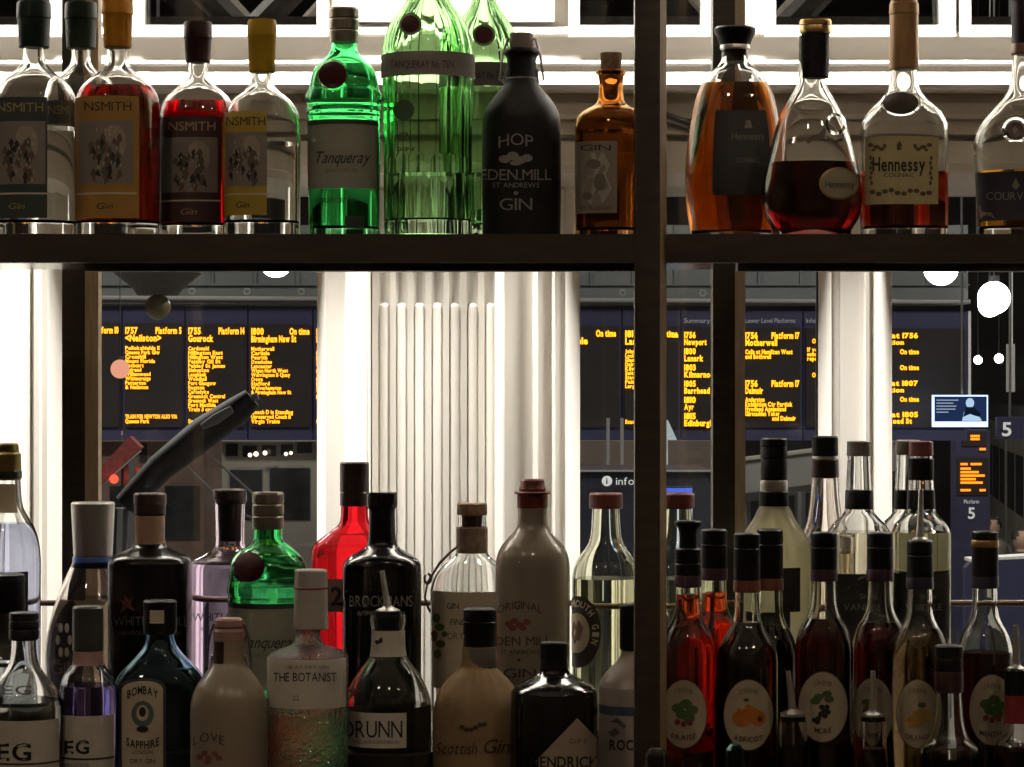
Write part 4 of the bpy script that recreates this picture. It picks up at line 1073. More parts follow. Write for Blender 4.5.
# ============ cognac row
b = Bottle('cognac_decanter', 'tall amber cognac decanter with flared black stopper', 735, 3.225, SH_T, [(46, 13), (58, 13), (65, 16), (72, 24), (82, 33), (100, 40), (130, 46), (165, 50), (195, 50), (220, 47), (236, 44)], n=2.4, dr=0.72)
b.glass(CLEAR, 0.004, 0.009).fill(L_COGN, 84)
b.cap([(27, 19), (29, 21), (33, 20.5), (40, 17), (44, 15.5), (46, 14)], BLKCAP, 'stopper')
b.cap([(44.5, 14.2), (46, 15), (49, 15), (50, 13.6)], STEEL, 'neck_ring')
b.cap([(50, 11.0), (62, 9.5)], CORK, 'cork_plug')
L = b.label(713, 770, 110, 195, paper('black_matt', (0.018, 0.016, 0.015)))
b.label(728, 768, 111.5, 166, paper('grey_black', (0.030, 0.029, 0.028)), 'label_panel', 0.0008, parent=L)
b.text('Hennessy', 748, 136, 7, 32, SILVINK, parent=L, off=.0012, bold=0); b.polys([[(746, 120), (750, 120), (752, 128), (744, 128)]], SILVINK, 'crest', .0012, L); b.text('COGNAC', 748, 160, 5, 22, SILVINK, parent=L, off=.0012, bold=0)

b = Bottle('pear_cognac_bottle', 'pear shaped half empty dark cognac bottle with gold topped neck', 811.5, 3.156, SH_T, [(36, 12.5), (78, 13), (88, 16), (98, 22), (112, 30), (128, 36), (145, 41), (165, 46), (185, 50), (203, 51), (218, 48), (230, 40), (236, 36)], dr=0.74)
b.glass(CLEAR, 0.0035, 0.008).fill(L_COGD, 163)
b.cap([(20, 15), (21.5, 16), (25, 16), (26, 15.2), (29, 16), (33, 15.6), (34, 14.2)], BRASS, 'gold_top', dx=4)
b.cap([(33, 13.2), (34, 14), (77, 13.6), (78, 13)], pbr('plum_sleeve', (0.012, 0.008, 0.014), 0.6, spec=0.15), 'neck_sleeve', dx=4)
L = b.blob(839, 183.5, 20, 16.5, BRASS, 'oval_rim', 0.0006); L2 = b.blob(839, 183.5, 18, 14.5, paper('oval_olive', (0.28, 0.25, 0.17)), 'oval_label', 0.001)
b.text('Hennessy', 839, 184, 7, 28, INK, parent=L2, off=.0016, bold=0)
b.blob(835, 124, 10, 11, glass('clear_glass', (0, 0, 0)), 'moulded_ring', 0.0012, hole=.72, rings=2)
b.polys([[(806, 141), (812, 136), (820, 133), (824, 128), (826, 130), (824, 138), (815, 140), (808, 144)], [(833, 141), (841, 138), (843, 140), (837, 143)]], pbr('bronze_print', (0.10, 0.07, 0.05), 0.5), 'printed_hound', .0006)

b = Bottle('cognac_bottle', 'nearly empty cognac bottle with tan neck sleeve and cream label', 904, 3.165, SH_T, [(62, 13), (72, 13), (86, 14.5), (94, 18), (102, 26), (112, 36), (122, 42), (130, 43.5), (145, 43.5), (236, 41.5)], n=3.0, sq=108, dr=0.85)
b.glass(CLEAR, 0.0035, 0.010).fill(L_COGR, 173)
b.cap([(-3, 12.5), (3, 13.5), (4, 14.5), (14, 14.8), (15, 14.2), (56, 14.8), (69, 15), (70, 14)], pbr('tan_foil', (0.33, 0.19, 0.075), 0.45, 0.3), 'neck_sleeve')
b.cap([(-12, 12.0), (2.5, 13.0)], BLKCAP, 'cap')
b.blob(901, 103, 17, 11, SEALB, 'bronze_seal', 0.002); b.blob(901, 103, 19.5, 13, glass('clear_glass', (0, 0, 0)), 'seal_rim', 0.001, hole=.88, rings=2)
L = b.label(864.5, 938, 136, 204, paper('cognac_cream', (0.44, 0.37, 0.20)))
b.text('Hennessy', 899, 164, 14, 52, INK, parent=L)
b.text('COGNAC', 899, 175, 4, 30, INK, parent=L, bold=0)
fl = []
for cx_, cy_, sx in ((877, 147, 1), (923, 147, -1)):
    fl += [ellipse_pts(cx_ + dx_ * sx, cy_ + dy_, rx, ry, 8) for dx_, dy_, rx, ry in ((-6, -2, 3, 2), (0, 0, 3.5, 2.2), (5, 2, 3, 2), (8, -1, 2, 2.2), (-3, 3, 2, 1.5))]
fl += [ellipse_pts(873 + i * 6.2, 192 + 2 * math.sin(i * 1.7), 3.0, 2.4, 8) for i in range(10)] + [ellipse_pts(871 + (i % 2), 158 + i * 5, 1.4, 2.4, 8) for i in range(6)] + [ellipse_pts(931 - (i % 2), 158 + i * 5, 1.4, 2.4, 8) for i in range(6)] + [[(897, 150), (897, 144), (900, 141), (902, 144), (901, 150)]]
b.polys(fl, pbr('olive_ink', (0.09, 0.07, 0.03), 0.6), 'vine_ornament', parent=L)

b = Bottle('brandy_bottle', 'round shouldered brandy bottle with navy label cut by the right edge', 1024, 3.165, SH_T, [(52, 11), (70, 12), (86, 14), (96, 18), (108, 30), (122, 42), (136, 49), (150, 51), (160, 50), (190, 48), (236, 45)], dr=0.85)
b.glass(CLEAR, 0.0035, 0.010).fill(L_GOLD, 172)
b.cap([(-30, 11), (-28, 12.5), (44, 12.5), (45, 12.5)], pbr('plum_sleeve', (0, 0, 0)), 'neck_sleeve'); b.cap([(44, 12.6), (46, 13.2), (54, 13.2), (55, 12.2)], pbr('brown_foil', (0.16, 0.08, 0.04), 0.4, 0.3), 'foil_ring')
b.blob(1016, 130, 13, 13, glass('clear_glass', (0, 0, 0)), 'medallion_rim', .0015, hole=.8, rings=2); b.blob(1016, 130, 8, 8, pbr('maroon_seal', (0.07, 0.02, 0.025), 0.4), 'medallion', .002); b.polys([[(1016, 126), (1019, 130), (1016, 134), (1013, 130)]], SILVINK, 'medallion_mark', .0026)
L = b.label(0, 0, 171, 220, paper('navy_label', (0.020, 0.017, 0.035)), wrap=(-80, 80), nx=24)
b.text('COURVOISIER', 1020, 196, 8, 66, SILVINK, parent=L, bold=0); b.polys([[(1012, 186), (1016, 178), (1020, 186), (1016, 190)]], SILVINK, 'crest', parent=L)
b.polys([[(978, 205), (992, 213), (996, 219), (980, 219)]], paper('drab', (0, 0, 0)), 'corner_flash', parent=L)
# ============ lower shelf, left of the front post: rear and middle rows on the step
def ribcap(b, prof, mat=BLKCAP, name='cap', **k): return b.cap(prof, mat, name, rib=0.0004, seg=48, **k)
b = Bottle('whisky_bottle', 'tall clear whisky bottle with olive cap at the left edge', 8, 3.41, TT, [(470, 12), (480, 12.5), (505, 14), (515, 19), (528, 27), (545, 31.5), (560, 32.5), (745, 32)])
b.glass(CLEAR).fill(liquid('bluish_spirit', (0.62, 0.66, 0.90)), 523)
b.cap([(443, 9), (445, 10.5), (452, 11), (454, 13), (478, 13.5), (480, 12.8)], pbr('olive_foil', (0.30, 0.23, 0.08), 0.4, 0.4)); b.cap([(471, 13.6), (472, 13.9), (477, 13.9), (478, 13.6)], pbr('dark_green_band', (0, 0, 0)), 'cap_band')
L = b.label(-20, 28, 572, 660, paper('black_matt', (0, 0, 0)));
b.label(-14, 16, 484, 513, CREAMP, 'neck_label')
b.label(-10, 20, 578, 581, CREAMP, 'label_line', .0007, parent=L)

b = Bottle('flared_gin_bottle', 'flared clear gin bottle with tall brushed silver cap', 93, 3.43, TT, [(552, 19), (562, 20), (572, 25), (590, 33), (615, 41), (640, 46), (665, 47), (690, 44), (745, 38)], n=2.6, sq=585)
b.glass(glass('rosy_glass', (0.90, 0.84, 0.82)), 0.003, 0.01).fill(L_CLEAR, 598)
b.cap([(502, 20.5), (503.5, 21.8), (510, 21.6), (555, 19.4), (556, 18.5)], pbr('brushed_silver', (0.50, 0.48, 0.45), 0.32, 0.85, var=0.08, stretch=(1, 1, 0.05)))
b.cap([(556, 19.6), (557, 20.2), (567, 20.8), (568, 20)], pbr('blue_band', (0.06, 0.12, 0.40), 0.3), 'neck_band')
b.text('GIN', 65, 668, 11, 26, pbr('wine_ink', (0.14, 0.06, 0.06), 0.6), bold=0)
b.polys([ellipse_pts(64 + 6 * math.cos(a * 1.05), 640 + 14 * math.sin(a * 1.05), 2.2, 5, 8) for a in range(6)], pbr('pale_etch', (0.5, 0.45, 0.42), 0.7), 'etched_leaves')

b = Bottle('black_gin_bottle', 'square shouldered black gin bottle with tan neck label beside the silver capped bottle', 150, 3.345, TT, [(514, 15), (540, 14.5), (546, 16), (550, 24), (556, 38), (562, 41), (745, 41)], 'square shouldered spirit bottles', n=3.0, sq=551)
b.solid(pbr('black_purple_glass', (0.004, 0.003, 0.004), 0.2, spec=0.25))
b.cap([(493, 15), (494.5, 16.2), (504, 16.5), (505, 15.8), (514, 15.5)], pbr('dark_walnut', (0.035, 0.018, 0.015), 0.5), 'stopper')
b.label(135.5, 164, 516, 544, TANP, 'neck_label')
b.text('WHITLEY NEILL', 151, 621, 9, 74, pbr('dim_print', (0.045, 0.038, 0.036), 0.6), bold=0); b.polys([[(125, 595), (128, 600), (134, 597), (130, 603), (135, 611), (128, 607), (121, 612), (124, 604), (119, 599), (125, 601)]], pbr('dim_red', (0.10, 0.012, 0.014), 0.6), 'red_emblem')
b.text('HANDCRAFTED DRY GIN', 150, 633, 4, 60, pbr('dim_print', (0, 0, 0)), bold=0)

b = Bottle('lavender_gin_bottle', 'pale lavender glass gin bottle half hidden behind the green one', 230, 3.435, TT, [(492, 15), (508, 15), (540, 14), (548, 15), (554, 24), (560, 38), (566, 41), (745, 41)], 'square shouldered spirit bottles', n=3.0, sq=556)
b.glass(LAVG).fill(liquid('violet_gin', (0.94, 0.84, 0.98)), 563)
b.cap([(489, 15.5), (490.5, 16.6), (499, 16.8), (500, 16), (504, 13)], pbr('dark_walnut', (0, 0, 0)), 'stopper'); b.cap([(504, 12), (541, 11)], pbr('plum_sleeve', (0, 0, 0)), 'cork_plug')
b.text('WHITLEY NEILL', 230, 617, 8, 74, pbr('grey_violet', (0.16, 0.13, 0.18), 0.6), bold=0)
b.text('RHUBARB GINGER', 226, 629, 3.5, 50, pbr('grey_violet', (0, 0, 0)), bold=0)

b = tanq(268, 3.335, TT, [(528, 14), (538, 14), (543, 17), (550, 27), (560, 36), (572, 39), (582, 39.5), (586, 41), (592, 41), (596, 39.5), (601, 40.5), (604, 39.5), (650, 39.5), (745, 38)],
     'emerald green gin bottle with grey cap on the lower step', None, (492, 529), 16, (249.5, 567, 15), 556, (604, 690), (-80, 80), (268, 642, 12, 58))

b = Bottle('red_gin_bottle', 'angular ruby red glass gin bottle with tall dark cap', 354.5, 3.442, TT, [(500, 13.5), (516, 13.5), (524, 15), (530, 22), (540, 36), (547, 43), (560, 43.5), (745, 42)], n=3.2, sq=524, dr=0.78)
b.glass(REDG).fill(liquid('gin_in_red', (0.95, 0.93, 0.93)), 534)
b.cap([(462, 13.5), (463.5, 14.6), (491, 14.6), (492, 14.0), (493, 14.6), (505, 14.6), (506, 13.8)], pbr('dark_wine_cap', (0.030, 0.010, 0.012), 0.35))
L = b.label(312, 397, 579, 612, paper('rosy', (0.30, 0.16, 0.14))); b.text('24', 344, 596, 18, 26, INK, parent=L)
b.polys([ellipse_pts(322, 553, 3.5, 3, 8), ellipse_pts(319, 556, 2, 2, 8)], pbr('bright_red_ink', (0.5, 0.03, 0.03), 0.5), 'printed_fruit')

b = Bottle('black_berry_gin_bottle', 'glossy black gin bottle with plain black neck beside the red one', 382, 3.345, TT, [(492, 14.5), (493.5, 15.5), (507, 15.5), (508.5, 13.5), (512, 13), (538, 13.5), (546, 15.5), (551, 23), (557, 34), (563, 39), (570, 39.5), (745, 39.5)], n=2.6, sq=556, dr=0.88)
b.solid(BLKG)
b.text('BROCKMANS', 381, 601, 11, 62, pbr('pewter_print', (0.17, 0.16, 0.15), 0.5), bold=0); b.text('INTENSELY SMOOTH', 381, 613, 4, 46, pbr('pewter_print', (0, 0, 0)), bold=0)
b.polys([[(346, 591), (414, 591), (414, 592), (346, 592)]], pbr('pewter_print', (0, 0, 0)), 'printed_line')

b = Bottle('corked_gin_bottle', 'clear gin bottle with wooden stopper, string and cream label', 472, 3.415, TT, [(514, 14), (527, 14.5), (553, 15), (558, 20), (566, 31), (578, 39), (590, 42), (745, 41)])
b.glass(CLEAR).fill(L_CLEAR, 600)
b.cap([(503, 13.6), (504, 14.8), (513, 15.2), (515, 14.5)], CORK, 'stopper'); b.cap([(515, 10.5), (527, 10)], CORK, 'cork_plug'); b.cap([(526.5, 14.9), (528, 15.8), (552, 15.8), (553, 15.2)], pbr('brown_cork_band', (0.20, 0.14, 0.09), 0.8, scale=150, var=0.3), 'neck_band')
L = b.label(0, 0, 592, 690, CREAMP, wrap=(-70, 62), nx=22)
b.text('GIN', 453, 606, 6, 12, INK, parent=L, bold=0); b.text('FINEST', 462, 622, 6, 24, INK, parent=L, bold=0, shear=.2); b.text('DRY GIN', 464, 636, 7, 32, pbr('grey_ink', (0.14, 0.13, 0.11), 0.6), parent=L, bold=0)
b.polys([ellipse_pts(437 + dx_, 618 + dy_, rx, ry, 9) for dx_, dy_, rx, ry in ((0, 0, 4, 5), (3, 9, 5, 4), (-2, 18, 3, 6), (4, 26, 5, 4), (1, 36, 4, 5), (8, 16, 3, 3))], GREENINK, 'leaf_print', parent=L); b.polys([ellipse_pts(434, 634, 2.6, 2.6, 8)], REDINK, 'flower_print', .0011, L)
q = MB(); pts = [(-13, 545), (-20, 550), (-32, 562), (-38, 572), (-44, 582), (-47, 597), (-44, 606), (-41, 612)]
q.tube([(x * b.k, (-17 if x > -35 else -8) * b.k, b.z(y)) for x, y in pts], 1.3 * b.k, 6); q.tube([((-44 + 3.2 * math.sin(a)) * b.k, -9 * b.k, b.z(578) + 5 * b.k * math.cos(a)) for a in [i * .7 for i in range(9)]], 1.4 * b.k, 6)
q.build('string', pbr('brown_string', (0.10, 0.06, 0.045), 0.9), b.t)

b = Bottle('cream_stone_bottle', 'cream stoneware gin bottle with red waxed stopper', 532.5, 3.330, TT, [(506, 14.5), (522, 14.5), (530, 17), (538, 25), (548, 33), (560, 37), (575, 37.5), (745, 37)]).solid(CREAMS)
RWAX = pbr('red_wax_stopper', (0.16, 0.028, 0.020), 0.45)
b.cap([(479, 10.5), (480.5, 11.8), (486, 12.2), (489, 13.5), (492, 12.8), (494, 15.4), (507, 15.2), (508, 14.6)], RWAX, 'stopper'); b.cap([(491.5, 17.6), (492, 18.2), (493.5, 18.2), (494, 17.6)], RWAX, 'stopper_ring')
for tx, y, h, w, bd in (('ORIGINAL', 610, 8, 44, 5), ('EDEN MILL', 641, 9, 62, 0), ('ST ANDREWS', 652, 4.5, 38, 0), ('GIN', 673, 9, 32, 0)): b.text(tx, 520, y, h, w, pbr('brown_ink', (0.06, 0.035, 0.025), 0.6), bold=0, bend=bd)
b.polys([ellipse_pts(x, y, 4, 3.2, 9) for x, y in ((509, 624), (515, 621), (520, 625), (527, 622), (513, 628), (523, 628))], pbr('dull_red_print', (0.20, 0.06, 0.05), 0.6), 'red_motif'); b.polys([ellipse_pts(519, 660, 2, 1.5, 8)], REDINK, 'dot')

def plymouth(cx, Y, lab, oval):
    b = Bottle('straw_gin_bottle', lab, cx, Y, TT, [(508, 13.5), (516, 14), (535, 15), (545, 18), (555, 26), (566, 32), (578, 34), (745, 34)], 'straw tinted gin bottles with red caps', n=2.2)
    b.glass(glass('straw_glass', (0.86, 0.90, 0.72))).fill(L_YELL, 578)
    b.cap([(493, 15.5), (494.5, 16.8), (507, 17), (508.5, 16)], pbr('red_brown_cap', (0.13, 0.030, 0.022), 0.4))
    if oval:
        L = b.blob(578, 632, 23, 36, paper('dark_oval', (0.035, 0.022, 0.018)), 'oval_label'); b.blob(577, 633, 13, 20, CREAMP, 'oval_picture', .0009, parent=L)
        b.polys([[(574, 622), (580, 620), (584, 628), (581, 640), (575, 644), (573, 634)]], pbr('brown_figure', (0.16, 0.08, 0.05), 0.7), 'printed_figure', .0014, L)
        q = 'PLYMOUTH GIN'
        for i, ch in enumerate(q):
            if ch == ' ': continue
            a = R(-150 + i * 15.5); x, y = 578 + 18 * math.cos(a), 632 + 28.5 * math.sin(a)
            if x > 573: b.text(ch, x, y, 6.5, 4.6, CREAMP, parent=L, rot=a + math.pi / 2, off=.0012)
    return b
plymouth(606, 3.40, 'straw tinted gin bottle with red cap and dark oval label', True)
plymouth(678, 3.40, 'straw tinted gin bottle with red cap just right of the front post', False)

# ============ lower left, front row on the counter
def spirit(cx, Y, lab, prof, capy, chw, txt, lx, ly, tx, lq, lv, gl=CLEAR):
    b = Bottle('label_gin_bottle', lab, cx, Y, CT, prof, 'low gin bottles with big lettered labels')
    b.glass(gl).fill(lq, lv)
    L = b.label(0, 0, ly[0], ly[1], WHITEP, wrap=lx, nx=22); b.text(txt, tx[0], tx[1], tx[2], tx[3], INK, parent=L); b.text('SMALL BATCH GIN', tx[0], tx[1] + tx[2] + 5, 4, tx[3] * 1.0, pbr('grey_ink', (0, 0, 0)), parent=L, bold=0)
    b.label(0, 0, ly[0] + 42, ly[0] + 44, pbr('brown_ink', (0, 0, 0)), 'label_line', .0007, wrap=lx, parent=L)
    return b
b = spirit(24, 3.185, 'clear gin bottle with black ribbed cap and EG label at bottom left', [(636, 12), (655, 12.5), (668, 16), (680, 26), (692, 35), (704, 39), (815, 39)], None, 14, 'EG', (-80, 72), (721, 815), (14, 752, 17, 34), L_CLEAR, 700)
ribcap(b, [(612, 13), (613, 14.5), (619, 15), (620, 14), (622, 15), (628, 15), (629, 14), (631, 15), (638, 15), (640, 13.5)])
b.text('BEG', 10, 690, 9, 42, pbr('dark_etch', (0.05, 0.05, 0.04), 0.6), bold=0)
b = Bottle('capped_bottle', 'dark capped bottle mostly hidden at the left edge', 6, 3.335, TT, [(606, 14), (640, 15), (655, 24), (670, 30), (745, 30)])
b.glass(CLEAR).fill(L_YELL, 665); ribcap(b, [(573, 15), (575, 18.5), (582, 19.5), (583, 18.5), (608, 19.5), (612, 18)])
b = spirit(88, 3.205, 'violet gin bottle with EG label under the silver capped bottle', [(640, 14.5), (662, 15), (668, 18), (674, 24), (684, 27.5), (700, 28), (815, 28)], None, 15, 'EG', (-80, 75), (716, 815), (77, 747, 13, 24), L_PURP, 685)
b.cap([(606, 14), (608, 15.5), (650, 15.5), (651, 14.8)], pbr('smoky_cap', (0.035, 0.035, 0.033), 0.35)); b.label(73.5, 103, 651, 666, paper('pale_pink', (0.42, 0.27, 0.26)), 'neck_label')

b = Bottle('blue_gin_bottle', 'sapphire blue gin bottle with arched cream label', 160, 3.238, CT, [(630, 13.5), (640, 14), (650, 19), (660, 28), (670, 38), (680, 44), (690, 45), (815, 45)], n=3.2, sq=655, dr=0.74)
b.glass(TEAL, 0.003, 0.01).fill(liquid('gin_in_blue', (0.80, 0.90, 0.94)), 668)
b.cap([(600, 15), (601.5, 16.6), (630, 16.6), (634, 15)], BLKCAP)
q = MB(); q.box((152 - 160) * b.k, (166 - 160) * b.k, -16.9 * b.k, -15.2 * b.k, b.z(622), b.z(609)); q.build('cap_stamp', CREAMP, b.t, 0)
L = b.label(119.5, 166, 678, 812, paper('navy_edge', (0.030, 0.035, 0.045)), 'label_border', arch=9); L2 = b.label(122.5, 163, 681, 810, CREAMP, 'label', .0008, arch=8)
b.text('BOMBAY', 143, 695, 8, 30, INK, parent=L2, bend=5, off=.0013); b.text('SAPPHIRE', 143, 741, 8, 32, INK, parent=L2, bend=-4, off=.0013)
b.polys([ellipse_pts(143, 714, 11, 13, 20)], pbr('teal_ink', (0.10, 0.14, 0.14), 0.6), 'medallion', .0013, L2); b.polys([ellipse_pts(143, 713, 6, 8, 14)], CREAMP, 'medallion_centre', .0016, L2); b.polys([ellipse_pts(143, 712, 3.4, 5, 10), ellipse_pts(143, 729, 6, 3, 10)], INK, 'medallion_figure', .0019, L2)
b.text('LONDON', 143, 752, 4, 20, GREENINK, parent=L2, bold=0, off=.0013); b.text('DRY GIN', 143, 761, 4.5, 24, INK, parent=L2, bold=0, off=.0013)

b = Bottle('swing_stone_bottle', 'beige stoneware bottle lettered LOVE with wire swing stopper', 229, 3.155, CT, [(640, 15.5), (652, 15.5), (664, 17), (676, 26), (688, 34), (700, 38), (715, 39), (815, 38)]).solid(PINKS)
b.cap([(618, 12), (620, 14), (626, 15), (628, 13.5), (631, 15.5), (640, 15.8), (641, 15)], pbr('pinkish_stopper', (0.34, 0.20, 0.17), 0.5), 'stopper'); bail(b, 620, 636, 668, 16.5, 22)
b.label(214.5, 224, 642, 664, pbr('dark_wine_cap', (0, 0, 0)), 'red_tab', .0008)
b.text('LOVE', 209, 741, 9, 30, pbr('brown_ink', (0, 0, 0)), bold=0, bend=4); b.polys([ellipse_pts(x, y, 3.4, 3, 8) for x, y in ((200, 757), (205, 753), (209, 758), (215, 754), (219, 758), (208, 762))], pbr('dull_red_print', (0, 0, 0)), 'red_motif')

b = Bottle('hammered_gin_bottle', 'dimpled clear gin bottle with white cap and cream botanist label', 308, 3.178, CT, [(628, 12), (640, 12.5), (646, 18), (649, 32), (654, 39.5), (660, 40.5), (815, 40.5)], n=2.2)
b.glass(HAMMER, 0.003, 0.012).fill(L_CLEAR, 712)
WCAP = pbr('white_cap', (0.42, 0.39, 0.35), 0.5, var=0.05)
b.cap([(569.5, 15), (571, 16.4), (587, 16.6), (628, 17.6), (629, 16.5)], WCAP, 'cap', dx=3); b.cap([(587, 16.7), (587.5, 17.0), (588.5, 17.0), (589, 16.8)], REDINK, 'cap_line', dx=3)
L = b.label(0, 0, 660, 709, WHITEP, wrap=(-82, 70), nx=24); b.text('THE BOTANIST', 305, 677, 9, 62, INK, parent=L, bold=0); b.text('ISLAY DRY GIN', 308, 667, 3, 40, pbr('grey_ink', (0, 0, 0)), parent=L, bold=0); b.text('22', 296, 698, 5, 6, pbr('dull_red_print', (0, 0, 0)), parent=L, bold=0)

b = Bottle('pourer_gin_bottle', 'clear gin bottle with steel pourer and white lettered label', 388, 3.224, CT, [(614, 17), (617, 18.5), (624, 18), (628, 16.5), (656, 17.5), (664, 24), (676, 33), (690, 40), (702, 43.5), (815, 43.5)])
b.glass(CLEAR, 0.003, 0.01).fill(L_CLEAR, 704); b.cap([(610, 10), (611, 13), (616, 13), (628, 11)], BLKCAP, 'rubber_stopper'); b.pourer(571, 609, 12, -6)
b.label(371.5, 405, 631, 657, WHITEP, 'neck_label'); b.polys([[(375, 641), (382, 637), (383, 642), (377, 645)]], INK, 'neck_mark')
L = b.label(0, 0, 713, 748, WHITEP, wrap=(-85, 27), nx=20); b.text('ORUNN', 372, 729, 17, 60, INK, parent=L, bold=0); b.text('SMALL BATCH SCOTTISH GIN', 376, 742, 3, 46, pbr('grey_ink', (0, 0, 0)), parent=L, bold=0)
b.polys([[(354, 684), (356, 690), (361, 690), (357, 694), (359, 700), (354, 696), (349, 700), (351, 694), (347, 690), (352, 690)]], REDINK, 'red_star')

# paper wrapped bottle: pleated paper gathered at the neck
b = Bottle('paper_wrapped_bottle', 'gin bottle wrapped in gathered brown paper with black cap', 478, 3.222, CT, [(646, 16), (664, 16.5), (670, 21), (678, 30), (690, 39), (704, 44), (720, 45.5), (815, 45)], flute=None)
rings = []; b.SEG = 72
for z, r in b.prof:
    w = min(1, max(0, (z - b.z(705)) / (b.z(668) - b.z(705)))) if z < b.z(665) else 0
    rg = []
    for j in range(72):
        th = 2 * math.pi * j / 72; q = r * (1 - 0.05 * w * (0.5 + 0.5 * math.sin(th * 17 + 2.0 * math.sin(3 * th)))) 
        rg.append((q * math.sin(th), -q * math.cos(th), z))
    rings.append(rg)
vs, fs = b._loft(rings, True, True); b.body = mesh_obj('paper_wrap', vs, fs, KRAFT, b.t, 60)
ribcap(b, [(608, 15), (609.5, 16.6), (620, 16.8), (621, 16), (622, 16.8), (634, 17), (635, 16.2), (646, 17)], dx=2); b.cap([(646, 16.8), (647, 17.4), (667, 17.4), (669, 16.5)], pbr('grey_collar', (0.16, 0.145, 0.12), 0.7), 'collar', dx=2)
b.text('Gin', 495, 746, 14, 26, pbr('brown_ink', (0, 0, 0)), bold=0, shear=.3); b.text('Scottish', 456, 748, 12, 40, pbr('brown_ink', (0, 0, 0)), bold=0, shear=.3); b.polys([ellipse_pts(462 + i * 4.5, 727 + 3 * math.sin(i), 2.6, 2.2, 8) for i in range(6)], pbr('brown_ink', (0, 0, 0)), 'printed_crest')

b = Bottle('apothecary_gin_bottle', 'black apothecary gin bottle with pale diamond label in the front row', 554, 3.165, CT, [(668, 14), (672, 15), (676, 20), (682, 32), (688, 41), (694, 44), (815, 44)]).solid(BLKG)
ribcap(b, [(642, 12.5), (643.5, 13.6), (658, 13.8), (659, 13), (672, 14.2)])
def diamond(b, cx, cy_, rx, ry, mat):
    return b.polys([[(cx, cy_ - ry), (cx + rx * .5, cy_ - ry * .5), (cx + rx, cy_), (cx + rx * .5, cy_ + ry * .5), (cx, cy_ + ry), (cx - rx * .5, cy_ + ry * .5), (cx - rx, cy_), (cx - rx * .5, cy_ - ry * .5)]], mat, 'diamond_label', .0006)
vs = []; fs = []; N = 14
for j in range(N + 1):
    for i in range(N + 1):
        u, v = i / N, j / N
        vs.append(b.place(577 + (u - v) * 42, 762 + (u + v - 1) * 44, .0006))
for j in range(N):
    for i in range(N): a = j * (N + 1) + i; fs.append((a, a + N + 1, a + N + 2, a + 1))
L = mesh_obj('diamond_label', vs, fs, paper('grey_tan', (0.36, 0.30, 0.23)), b.t, 60)
b.text("HENDRICK'S", 569, 762, 11, 76, INK, parent=L, bold=1)
b.text('GIN', 577, 741, 5, 16, pbr('grey_ink', (0, 0, 0)), parent=L, bold=0)

b = Bottle('ceramic_gin_bottle', 'whitish gin bottle with blue band partly behind the front post', 635, 3.236, CT, [(640, 13), (652, 13), (660, 17), (668, 25), (676, 32), (686, 36.5), (815, 37)]).solid(pbr('frosted_white_glass', (0.32, 0.27, 0.24), 0.3))
ribcap(b, [(604, 14), (606, 15.5), (648, 15.5), (650, 14)]); b.label(0, 0, 707, 716, pbr('dull_blue', (0.06, 0.09, 0.16), 0.6), 'blue_band', .0005, wrap=(-85, 85), ny=2)
L = b.label(0, 0, 716, 800, paper('rosy_white', (0.42, 0.36, 0.33)), wrap=(-85, 85)); b.text('ROCK ROSE', 641, 745, 10, 62, INK, parent=L); b.polys([[(610, 722), (618, 718), (627, 726), (624, 729), (617, 722)], [(608, 732), (616, 728), (620, 733), (613, 737)]], pbr('grey_ink', (0, 0, 0)), 'line_drawing', parent=L)

# ============ lower right: fruit liqueurs, syrups and pourer bottles
G2 = 'fruit liqueur bottles with oval labels'
OVP = paper('oval_cream', (0.42, 0.36, 0.26))
def creme(cx, Y, base, top, hw, lq, lv, lab, band, oval=None, fruit=None, txt=None, neck=None, capx=0, gl=CLEAR, ring=False, tall=46):
    c1 = top + tall
    b = Bottle('liqueur_bottle', lab, cx, Y, base, [(c1, 12), (c1 + 12, 12.3), (c1 + 26, 13), (c1 + 36, 16.5), (c1 + 46, 23), (c1 + 58, hw - 1.5), (c1 + 70, hw), (base == TT and 745 or 815, hw)], G2)
    b.glass(gl, 0.0024, 0.010).fill(lq, lv)
    b.cap([(top, 11.5), (top + 1.5, 13), (top + 14, 13.2), (top + 15, 12.6), (top + 16, 13.2), (c1 - 11, 13.2)], BLKCAP)
    b.cap([(c1 - 11, 13.3), (c1 - 10, 13.6), (c1, 13.8), (c1 + 1, 13)], band, 'neck_band')
    if ring: b.cap([(top + 9, 13.4), (top + 10, 13.8), (top + 15, 13.8), (top + 16, 13.4)], BRASS, 'gold_ring')
    if oval:
        ox, oy, rx, ry = oval
        E = b.blob(ox, oy, rx, ry, pbr('brown_ink', (0, 0, 0)), 'label_border', .0004); L = b.blob(ox, oy, rx * .96, ry * .97, OVP, 'oval_label', .0008)
        b.text('CRÈME', ox, oy - ry * .62, 4.5, 18, pbr('grey_ink', (0, 0, 0)), parent=L, bold=0, bend=2, off=.0013); b.text(txt, ox, oy + ry * .62, 5, 4.0 * len(txt), pbr('brown_ink', (0, 0, 0)), parent=L, bold=1, bend=-2, off=.0013)
        fruit(b, ox, oy, L)
    return b
PURB = pbr('purple_foil', (0.045, 0.014, 0.030), 0.4); REDB = pbr('russet_foil', (0.16, 0.045, 0.022), 0.4); NAVB = pbr('navy_foil', (0.015, 0.015, 0.035), 0.4)
